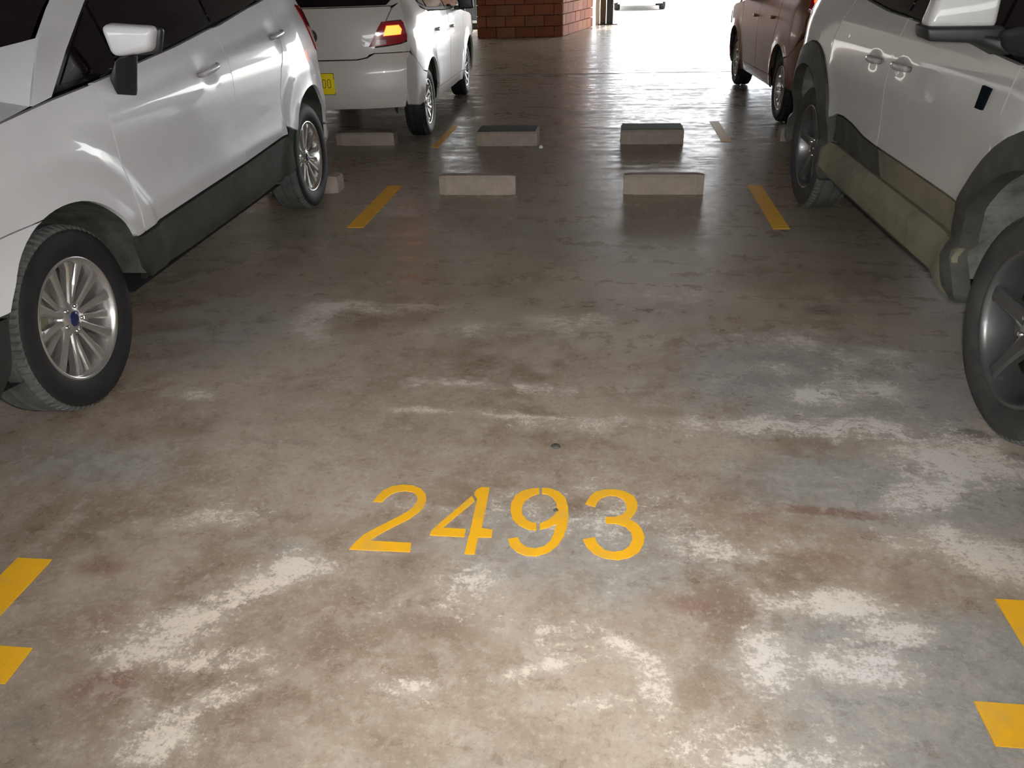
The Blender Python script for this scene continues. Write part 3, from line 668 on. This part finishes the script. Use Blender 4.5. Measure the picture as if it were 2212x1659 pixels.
wp_eco = wheel_proto(.325, .205, .212, 'pairs', MT['alloy'], [MT['tyre'], MT['tread']], MT['bluecap'])
for y in (0, 2.56):
    for sg in (1, -1): put_wheel(wp_eco, eco, .845-.1025, y, .325, sg, 0, 0)

# ---- right white car ------------------------------------------------
def hw_dus(s, z):
    w_ = interp(z, [.15, .30, .345, .455, .480, .59, .615, .7, .85, 1.0, 1.07, 1.3, 1.6, 1.75], [.76, .885, .903, .900, .868, .888, .899, .899, .905, .895, .880, .79, .66, .60])
    w_ = w_-.20*smooth01(-.35, -.95, s)**1.5-.10*smooth01(2.8, 3.4, s)
    for c in (0, 2.64):
        r = np.hypot(s-c, z-.35); w_ = w_+.028*np.exp(-((r-.46)/.10)**2)*(z < 1.02)*smooth01(1.02, .90, z)
    for c, zz in ((1.275, .952), (1.62, .946)):
        w_ = w_-.004*np.exp(-((s-c)/.06)**4-((z-zz)/.03)**2)
    return w_
dus = car_root('car', (1.245, 2.30), (-.024, 1), .88, -1, 'white off-road SUV facing us on the right with dusty sill and grey plastic arches')
B = Body(dus, hw_dus); W2 = MT['white2']
def flare_o(c, a0, a1, n=16): # outer outline of the arch moulding
    out = []
    for i in range(n+1):
        a = a0+(a1-a0)*i/n; q = math.sin(R(max(0, min(180, a)))); r = .505+.09*q**.8
        out.append((c+r*math.cos(R(a)), .345+r*math.sin(R(a))))
    return out
def flare_i(c, a0, a1, n=16):
    out = []
    for i in range(n+1):
        a = a0+(a1-a0)*i/n; q = math.sin(R(max(0, min(180, a)))); r = .41+.065*q
        out.append((c+r*math.cos(R(a)), .345+r*math.sin(R(a))))
    return out
B.side('front_fender', [(.402, .86), (.372, .93), (.360, 1.0), (.362, 1.058), (.10, 1.04), (-.30, 1.01), (-.66, .93), (-.68, .75), (-.57, .62)]+flare_o(0, 150, 52, 12), W2, grid=.035, edge=.025)
B.side('front_bumper_side', [(-.57, .62), (-.68, .75), (-.74, .62), (-.74, .40), (-.68, .25), (-.53, .25), (-.505, .32)]+flare_o(0, 180, 152, 4), W2, grid=.04)
for c in (0, 2.64):
    B.side('arch_moulding', ([(.335, .30), (.375, .298), (.41, .34), (.455, .41), (.487, .49)]+flare_o(c, 18, 188, 22)+flare_i(c, 188, 16, 20)+[(.385, .42), (.35, .36)]) if c == 0 else (flare_o(c, -8, 188, 26)+flare_i(c, 188, -8, 24)), MT['plasticg'], off=.012, thick=.06, grid=.03, edge=.03)
B.side('head_lamp', [(-.58, .72), (-.66, .74), (-.66, .88), (-.56, .91), (-.50, .86)], MT['headlens'], off=.008, grid=.03)
b1 = [(.365, 1.060), (.60, 1.078), (.95, 1.10), (1.255, 1.118), (1.415, 1.126)]
s2 = [(1.405, 1.05), (1.415, .967), (1.415, .873), (1.402, .752), (1.388, .612)]
B.side('front_door', b1+s2+[(1.08, .610), (.80, .606), (.50, .602)]+flare_o(0, 27, 50, 5)+[(.375, .93), (.363, 1.0)], W2, grid=.024, edge=.025)
s3 = [(2.20, 1.19), (2.235, 1.12), (2.275, 1.06), (2.305, .985), (2.315, .93)]
B.side('rear_door', [(1.418, 1.127), (1.708, 1.14), (2.044, 1.169)]+s3+flare_o(2.64, 128, 152, 6)+[(2.04, .644), (1.93, .650), (1.775, .642), (1.58, .618), (1.390, .611)]+s2[::-1][1:], W2, grid=.024, edge=.025)
B.side('lower_door_panel', [(1.388, .606), (1.08, .604), (.80, .600), (.515, .596), (.53, .48), (1.36, .482)], MT['tan'], grid=.03)
B.side('lower_door_panel', [(1.392, .606), (1.58, .612), (1.775, .636), (1.93, .644), (2.04, .638), (2.10, .50), (1.80, .484), (1.365, .482)], MT['plasticg'], grid=.03)
B.side('quarter_panel', [(2.205, 1.19), (2.24, 1.195), (2.40, 1.25), (2.62, 1.40), (2.72, 1.52), (2.95, 1.50), (3.12, 1.30), (3.22, 1.10), (3.25, .80), (3.20, .60)]+flare_o(2.64, 25, 128, 14)+[(2.32, .93), (2.31, .985), (2.28, 1.06), (2.24, 1.12)], W2, grid=.035, edge=.03)
B.side('rear_bumper_side', [(3.20, .60), (3.25, .80), (3.30, .70), (3.28, .42), (3.20, .34), (3.145, .34)]+flare_o(2.64, 2, 24, 4), MT['plasticg'], grid=.04)
B.side('side_sill', [(.40, .475), (.52, .478), (1.2, .480), (1.80, .484), (2.12, .49), (2.13, .36), (2.0, .325), (1.0, .325), (.52, .33), (.40, .30), (.365, .31)], MT['sill'], off=.006, grid=.03)
B.side('sill_edge', [(.52, .325), (1.0, .32), (2.0, .32), (2.0, .285), (.52, .285)], MT['plastic'], off=-.01, grid=.05)
wl = [(.30, 1.062), (.50, 1.20), (.75, 1.34), (1.00, 1.46), (1.25, 1.535), (1.6, 1.56), (2.3, 1.545), (2.66, 1.50), (2.56, 1.37), (2.40, 1.26), (2.20, 1.20), (2.044, 1.176), (1.708, 1.147), (1.415, 1.133), (.95, 1.107), (.60, 1.085)]
B.side('window_frame', wl, MT['gloss'], off=-.010, gap=0, grid=.05)
B.side('front_window', [(.62, 1.10), (.66, 1.27), (1.02, 1.45), (1.26, 1.515), (1.38, 1.53), (1.38, 1.146), (.95, 1.122)], MT['glass'], off=-.004, grid=.05)
B.side('rear_window', [(1.47, 1.15), (1.47, 1.54), (2.2, 1.53), (2.2, 1.22), (2.044, 1.19), (1.708, 1.16)], MT['glass'], off=-.004, grid=.05)
B.side('rear_quarter_light', [(2.26, 1.24), (2.26, 1.525), (2.60, 1.49), (2.52, 1.37), (2.40, 1.28)], MT['glass'], off=-.004, grid=.05)
B.side('roof_pillar', [(.16, 1.045), (.30, 1.058), (.50, 1.197), (.75, 1.337), (1.00, 1.457), (1.25, 1.532), (1.6, 1.557), (2.3, 1.542), (2.70, 1.50), (2.75, 1.53), (2.3, 1.60), (1.6, 1.62), (1.2, 1.59), (.95, 1.51), (.58, 1.335), (.32, 1.17)], W2, grid=.04, gap=.001)
B.side('body_side_inner', [(-.66, .28), (-.66, .90), (-.1, 1.0), (.4, 1.04), (2.2, 1.17), (2.75, 1.5), (2.95, 1.45), (3.18, 1.05), (3.18, .36)]+arc(2.64, .345, .51, 0, 176, 14)+[(2.10, .32), (.52, .32)]+arc(0, .345, .51, 0, 176, 14)+[(-.5, .28)], MT['dark'], off=-.04, gap=0, grid=.08, edge=.06)
B.loft('bonnet', [(-.80, .93, -.68, .90), (-.66, 1.01, -.60, .95), (-.35, 1.075, -.34, 1.00), (-.05, 1.13, -.02, 1.03), (.10, 1.15, .14, 1.043)], W2, p=2.6, off=-.003)
B.loft('front_bumper', [(-.80, .24, -.66, .25), (-.86, .36, -.73, .36), (-.87, .55, -.745, .55), (-.85, .72, -.70, .70), (-.81, .90, -.685, .88)], W2, p=3)
B.loft('grille', [(-.872, .60, -.80, .60), (-.862, .70, -.80, .70), (-.84, .82, -.78, .80)], MT['plastic'], p=4, off=-.16, sub=3)
B.loft('windscreen', [(.10, 1.15, .24, 1.125), (.38, 1.33, .42, 1.26), (.68, 1.48, .68, 1.39), (.95, 1.58, .95, 1.505)], MT['glass'], p=2.6, off=-.035)
B.loft('cowl', [(.10, 1.148, .14, 1.043), (.11, 1.152, .22, 1.10), (.12, 1.158, .26, 1.145)], MT['plastic'], p=2.6, off=-.004, sub=4)
B.loft('roof', [(.93, 1.58, .95, 1.51), (1.25, 1.64, 1.2, 1.59), (1.6, 1.665, 1.6, 1.62), (2.3, 1.65, 2.3, 1.60), (2.85, 1.58, 2.75, 1.53), (3.0, 1.53, 2.95, 1.50)], W2, p=2.6)
B.loft('tail_window', [(3.0, 1.53, 2.95, 1.50), (3.15, 1.33, 3.11, 1.31), (3.24, 1.12, 3.21, 1.12)], MT['glass'], p=3)
B.loft('tailgate', [(3.24, 1.12, 3.21, 1.12), (3.30, .95, 3.24, .95), (3.32, .70, 3.27, .72)], W2, p=4)
B.loft('rear_bumper', [(3.32, .70, 3.29, .70), (3.36, .56, 3.28, .56), (3.34, .42, 3.26, .42), (3.25, .34, 3.20, .35)], MT['plasticg'], p=4)
B.loft('underbody', [(.46, .29, .46, .29), (2.12, .29, 2.12, .29)], MT['dark'], p=2, sub=1, off=-.06)
B.loft('underbody', [(-.66, .26, -.66, .26), (-.45, .26, -.45, .26)], MT['dark'], p=2, sub=1, off=-.03)
arch_liner(B, 0, .345, .455, MT['liner2'], a0=0, a1=180, ry=.485); arch_liner(B, 2.64, .345, .455, MT['liner2'], a0=0, a1=180, ry=.485)
handle(B, 1.17, 1.39, .955, .955, W2, out=.03); handle(B, 1.52, 1.72, .948, .948, W2, out=.03)
fc = B.side('fuel_flap_lock', [(2.045, 1.0), (2.07, 1.0), (2.07, 1.02), (2.045, 1.02)], MT['chrome'], off=.003, grid=.05)
st = B.side('side_strip', [(.535, .985), (.470, .982), (.490, .909), (.545, .909)], MT['sticker'], off=.008, thick=.01, grid=.03)
for s_ in st: s_['label'] = 'black rectangular rubber strip on the front door'
def mirror_dus(sg):
    f = lambda P: [(sg*x, y, z) for x, y, z in P]
    c = blob('mirror', f([(.90, .535, 1.150), (.90, .545, 1.30), (.905, .63, 1.30), (.905, .63, 1.150), (1.105, .56, 1.155), (1.075, .575, 1.29), (1.075, .64, 1.28), (1.105, .64, 1.155)]), W2, dus, .02, 4)
    blob('mirror_housing', f([(.875, .520, 1.105), (.880, .520, 1.158), (.880, .65, 1.165), (.875, .65, 1.11), (1.100, .535, 1.116), (1.115, .535, 1.158), (1.115, .655, 1.163), (1.100, .655, 1.122)]), MT['plastic'], c, .012, 3)
    blob('mirror_arm', f([(.868, .47, 1.075), (.868, .47, 1.12), (.868, .60, 1.13), (.868, .60, 1.062), (.95, .53, 1.110), (.95, .53, 1.135), (.95, .63, 1.135), (.95, .63, 1.108)]), MT['plastic'], c, .01, 2)
    blob('mirror_arm', f([(.855, .34, 1.075), (.855, .34, 1.16), (.868, .45, 1.17), (.868, .45, 1.072), (.90, .47, 1.105), (.90, .47, 1.135), (.90, .56, 1.14), (.90, .56, 1.105)]), MT['plastic'], c, .01, 2)
for sg in (1, -1): mirror_dus(sg)
wp_dus = wheel_proto(.352, .215, .238, 'wide', MT['alloyd'], [MT['tyred'], MT['tread']], MT['alloyd'])
for y in (0, 2.64):
    for sg in (1, -1): put_wheel(wp_dus, dus, .88-.1075, y, .352, sg, 20, 0)

# ---- hatchbacks parked with their tails towards us ------------------
def hatch(name, loc, rz, paint, label, lamp_lit, plate=False, mirrorm=None, lz=0.):
    root = empty(name, loc, rz, label, 'car')
    def hw(s, z):
        w_ = interp(z, [.15, .28, .40, .60, .72, .80, .92, 1.0, 1.3, 1.45], [.74, .79, .805, .820, .826, .822, .812, .79, .64, .56])
        w_ = w_-.20*smooth01(-.25, -.90, s)**1.5-.13*smooth01(2.75, 3.35, s)**1.3
        for c in (0, 2.465):
            r = np.hypot(s-c, z-.295); w_ = w_+.016*np.exp(-((r-.37)/.05)**2)*(z < .9)
        return w_
    B = Body(root, hw)
    B.side('front_fender', [(.36, .42), (.38, .85), (.30, .93), (-.2, .88), (-.62, .76), (-.62, .62), (-.34, .55)]+arc(0, .295, .36, 140, 20, 16), paint, grid=.05)
    B.side('front_bumper_side', [(-.34, .55), (-.62, .62), (-.68, .45), (-.64, .25), (-.37, .22)]+arc(0, .295, .36, 185, 142, 5), paint, grid=.05)
    B.side('head_lamp', [(-.36, .66), (-.58, .64), (-.61, .74), (-.42, .80)], MT['headlens'], off=.008, grid=.04)
    B.side('front_door', [(.385, .85), (.31, .935), (.70, .965), (1.32, .985), (1.33, .70), (1.31, .34), (.37, .32), (.37, .42)], paint, grid=.05)
    B.side('rear_door', [(1.325, .985), (1.95, 1.01), (2.20, 1.02), (2.24, .85), (2.10, .60), (2.08, .36), (1.315, .34), (1.335, .70)], paint, grid=.05)
    B.side('quarter_panel', [(2.205, 1.02), (2.45, 1.06), (2.62, 1.22), (2.72, 1.34), (2.85, 1.32), (2.97, 1.12), (3.05, 1.0), (3.04, .80), (2.95, .68), (2.82, .60)]+arc(2.465, .295, .37, 50, 165, 16)+[(2.105, .60), (2.245, .85)], paint, grid=.04)
    B.side('rear_bumper_side', [(2.82, .60), (2.95, .68), (3.06, .76), (3.12, .70), (3.13, .50), (3.08, .36), (2.90, .33), (2.815, .36)]+arc(2.465, .295, .37, 8, 48, 6), paint, grid=.04)
    B.side('sill', [(.375, .32), (1.31, .338), (2.085, .36), (2.10, .25), (.37, .22)], paint, off=-.004, grid=.05)
    B.side('window_frame', [(.18, .945), (.60, 1.18), (.95, 1.34), (1.4, 1.40), (2.0, 1.40), (2.45, 1.35), (2.60, 1.26), (2.42, 1.08), (2.2, 1.03), (1.3, .99), (.7, .97)], MT['plastic'], off=-.012, gap=0, grid=.06)
    B.side('front_window', [(.42, 1.0), (.64, 1.16), (.97, 1.32), (1.28, 1.37), (1.28, 1.01), (.7, .99)], MT['glass'], off=-.005, grid=.06)
    B.side('rear_window', [(1.36, 1.015), (1.36, 1.375), (2.0, 1.375), (2.2, 1.36), (2.15, 1.05)], MT['glass'], off=-.005, grid=.06)
    B.side('rear_quarter_light', [(2.22, 1.06), (2.27, 1.345), (2.44, 1.32), (2.54, 1.25), (2.40, 1.10)], MT['glass'], off=-.005, grid=.06)
    B.side('roof_pillar', [(.05, .90), (.18, .94), (.60, 1.177), (.95, 1.337), (1.4, 1.397), (2.0, 1.397), (2.45, 1.347), (2.68, 1.27), (2.74, 1.345), (2.3, 1.43), (1.6, 1.45), (1.1, 1.42), (.75, 1.30), (.35, 1.10)], paint, grid=.06, gap=.001)
    B.side('body_side_inner', [(-.6, .26), (-.6, .72), (.3, .9), (2.3, 1.0), (2.75, 1.3), (3.0, 1.0), (3.02, .38), (2.86, .34)]+arc(2.465, .295, .38, 8, 172, 12)+[(2.06, .25), (.4, .25)]+arc(0, .295, .375, 8, 172, 12)+[(-.4, .26)], MT['dark'], off=-.04, gap=0, grid=.1, edge=.08)
    B.loft('bonnet', [(-.76, .74, -.62, .72), (-.62, .82, -.58, .76), (-.2, .92, -.2, .86), (.10, .98, .05, .905)], paint, p=2.6, off=-.003)
    B.loft('front_bumper', [(-.72, .20, -.60, .20), (-.78, .32, -.67, .32), (-.78, .50, -.685, .50), (-.75, .72, -.63, .70)], paint, p=3)
    B.loft('grille', [(-.79, .36, -.72, .36), (-.785, .50, -.72, .50)], MT['plastic'], p=4, off=-.2, sub=3)
    B.loft('windscreen', [(.08, .97, .16, .95), (.50, 1.20, .45, 1.14), (.88, 1.39, .85, 1.34)], MT['glass'], p=2.6, off=-.02)
    B.loft('roof', [(.86, 1.385, .84, 1.34), (1.2, 1.45, 1.2, 1.43), (1.8, 1.465, 1.8, 1.445), (2.5, 1.42, 2.4, 1.41), (2.80, 1.37, 2.74, 1.345)], paint, p=2.6)
    B.loft('underbody', [(.4, .24, .4, .24), (2.07, .24, 2.07, .24)], MT['dark'], p=2, sub=1, off=-.05)
    B.loft('underbody', [(2.90, .34, 2.90, .34), (3.12, .36, 3.06, .36)], MT['dark'], p=2, sub=1, off=-.05)
    # tail: panels drawn in (x, z) and laid on the curved tail surface
    zs = [.30, .36, .50, .66, .72, .80, .92, 1.00, 1.09, 1.36]
    sc = [3.13, 3.20, 3.235, 3.225, 3.20, 3.185, 3.175, 3.16, 3.12, 2.84]
    se = [3.02, 3.08, 3.13, 3.12, 3.09, 3.04, 3.05, 3.05, 2.99, 2.76]
    def tail(x, z, d, off=0):
        a = np.interp(z, zs, sc); b = np.interp(z, zs, se); h = float(hw(b, z))
        t = min(1.0, abs(x)/h); s = a+(b-a)*t**3.2
        return (x, float(s)+off-d, z)
    def tp(nm, poly, mat, off=0., par=None, **kw):
        return patch(nm, poly, lambda u, v, d: tail(u, v, d, off), mat, par or root, **kw)
    hB = lambda z: float(hw(np.interp(z, zs, se), z))
    bx = [(-hB(z), z) for z in (.36, .45, .55, .66, .73, .765)]
    bump = [(-.80+.10, .345)]+bx[1:]+[(-.50, .765), (-.44, .735), (-.36, .722), (.36, .722), (.44, .735), (.50, .765)]+[(-x, z) for x, z in bx[::-1][:-1]]+[(.70, .345)]
    rb = tp('rear_bumper', bump, paint, grid=.04, edge=.03)
    gate = [(-.36, .726), (-.44, .74), (-.50, .80), (-.56, .87), (-.60, .99), (-.64, 1.08), (-.63, 1.10), (.63, 1.10), (.64, 1.08), (.60, .99), (.56, .87), (.50, .80), (.44, .74), (.36, .726)]
    tp('tailgate', gate, paint, grid=.04, edge=.03)
    tp('tail_window', [(-.60, 1.105), (.60, 1.105), (.63, 1.14), (.55, 1.345), (-.55, 1.345), (-.63, 1.14)], MT['glass'], grid=.05, edge=.04)
    tp('tail_window_frame', [(-.64, 1.10), (.64, 1.10), (.69, 1.12), (.60, 1.37), (-.60, 1.37), (-.69, 1.12)], paint, off=-.012, grid=.05, edge=.04)
    tp('tail_inner', [(-.70, .40), (-.70, 1.05), (.70, 1.05), (.70, .40)], MT['dark'], off=-.05, gap=0, grid=.1, edge=.1)
    for sg in (1, -1):
        q = lambda P, dz=0.: [(sg*x, z+dz) for x, z in P]
        tp('corner_panel', q([(.645, 1.085), (.605, .995), (.69, 1.0), (hB(1.0), 1.0), (hB(1.05), 1.05), (hB(1.12), 1.12), (.69, 1.12)]), paint, off=-.003, grid=.04, edge=.03, gap=.001)
        tp('corner_panel', q([(.495, .768), (.455, .757), (.49, .806), (.60, .813), (.70, .825), (hB(.86), .845), (hB(.80), .80), (hB(.765), .768)]), paint, off=-.003, grid=.04, edge=.03, gap=.001)
        lamp = [(.455, .812), (.495, .875), (.540, .955), (.570, .996), (.72, .998), (hB(.99)-.004, .985), (hB(.90)-.004, .89), (hB(.86)-.012, .85), (.70, .83), (.60, .818)]
        l = tp('tail_lamp', q(lamp, lz), MT['red'], off=.006, grid=.03, edge=.03)
        tp('lamp_bulb', q([(.575, .888), (.605, .965), (.70, .968), (.722, .935), (.712, .895)], lz), MT['redlit'] if lamp_lit == 1 else MT['redlit2'], off=.010, par=l, thick=.006, grid=.03, edge=.03)
        tp('reverse_lens', q([(.50, .823), (.525, .862), (.60, .868), (.60, .828)], lz), MT['clearlens'], off=.010, par=l, thick=.006, grid=.03, edge=.03)
    # round emblem
    if plate:
        zc = .90; s_ = tail(0, zc, 0)[1]
        e = lathe('emblem', [(.0, 0), (.004, .030), (.008, .040), (.012, .044), (.006, .052), (-.008, .054)], MT['steel'], root, 28)
        e.rotation_euler = (0, 0, math.pi/2); e.location = (0, s_+.004, zc)
        bm = bmesh.new()
        def bar(x0, z0, x1, z1, w_=.008):
            dx, dz = x1-x0, z1-z0; l = math.hypot(dx, dz); nx, nz = -dz/l*w_/2, dx/l*w_/2
            v = [bm.verts.new(p) for p in ((0.013, x0+nx, z0+nz), (0.013, x0-nx, z0-nz), (0.013, x1-nx, z1-nz), (0.013, x1+nx, z1+nz))]; bm.faces.new(v)
        for P in ([(-.018, .036), (0, .004), (.018, .036)], [(-.034, .018), (-.016, -.034), (0, -.004), (.016, -.034), (.034, .018)]):
            for a, b in zip(P[:-1], P[1:]): bar(*a, *b)
        me = bpy.data.meshes.new('emblem_letters'); bm.to_mesh(me); bm.free(); link('emblem_letters', me, MT['chrome'], e)
        k = lathe('key_lock', [(0.004, 0), (.004, .011), (-.004, .013)], MT['plastic'], root, 14); k.rotation_euler = (0, 0, math.pi/2); k.location = (0, tail(0, .81, 0)[1], .81)
        pl = tp('number_plate', [(-.165, .470), (.165, .470), (.165, .635), (-.165, .635)], MT['plate'], off=.012, thick=.01, gap=0, grid=.05, edge=.05)
        # digits on the plate
        def zero(cx):
            n = 24; vs_, fs = [], []
            for i in range(n):
                a = 2*math.pi*i/n
                for rx, rz_ in ((.0150, .034), (.0105, .0295)):
                    x = cx+rx*math.copysign(abs(math.cos(a))**.7, math.cos(a)); z = .556+rz_*math.copysign(abs(math.sin(a))**.7, math.sin(a))
                    vs_.append(tail(x, z, 0, .0145))
            for i in range(n): j = (i+1) % n; fs.append((2*i, 2*i+1, 2*j+1, 2*j))
            mesh('plate_digit', vs_, fs, MT['ink'], pl)
        for cx in (-.040, -.081, -.122): zero(cx)
        fr = [(-.165, .470), (.165, .470), (.165, .635), (-.165, .635)]
        vs_, fs = [], []
        for i in range(4):
            for qx in (0, .004):
                x, z = fr[i]; vs_.append(tail(x-math.copysign(qx, x), z+(qx if z < .5 else -qx), 0, .0145))
        for i in range(4): j = (i+1) % 4; fs.append((2*i, 2*i+1, 2*j+1, 2*j))
        mesh('plate_border', vs_, fs, MT['ink'], pl)
    arch_liner(B, 0, .295, .375, MT['liner'], a0=15, a1=165); arch_liner(B, 2.465, .295, .385, MT['liner'], a0=25, a1=160)
    handle(B, 1.10, 1.26, .83, .83, paint, out=.03); handle(B, 1.95, 2.10, .86, .86, paint, out=.03)
    for sg in (1, -1):
        f = lambda P: [(sg*x, y, z) for x, y, z in P]
        blob('mirror', f([(.82, .58, .955), (.82, .58, 1.07), (.82, .67, 1.08), (.82, .67, .95), (.985, .60, .965), (.975, .61, 1.06), (.975, .67, 1.065), (.985, .67, .96)]), mirrorm or MT['plastic'], root, .02, 3)
        blob('mirror_foot', f([(.77, .56, .94), (.77, .56, .99), (.77, .66, .99), (.77, .66, .94), (.85, .60, .955), (.85, .60, .985), (.85, .66, .985), (.85, .66, .955)]), MT['plastic'], root, .006, 2)
    for y in (0, 2.465):
        for sg in (1, -1): put_wheel(WP_H, root, .79-.0925, y, .292, sg, 12)
    return root
WP_H = wheel_proto(.292, .185, .19, 'pairs', MT['alloy'], [MT['tyre'], MT['tyre']], MT['plastic'])
ang = math.atan2(.026, 1)
# front axle point of the tail-in cars: the car points to +Y
def place(xr, yr, a): # from the rear axle centre
    return (xr-math.sin(a)*2.465, yr+math.cos(a)*2.465, 0), math.pi+a
l, rz = place(-2.385, 7.24, ang)
hatch('car', l, rz, MT['white3'], 'white hatchback seen from behind with lit tail lamp and yellow number plate', 1, plate=True)
l, rz = place(2.345, 7.82, .02)
hatch('car', l, rz, MT['brown'], 'dark brown hatchback parked beyond the right white car, tail towards us', 2, mirrorm=MT['brown'], lz=.10)
hatch('car', (.90, 27.2, -.03), math.pi-math.pi, MT['white3'], 'distant white car out in the bright daylight beyond the opening', 2)
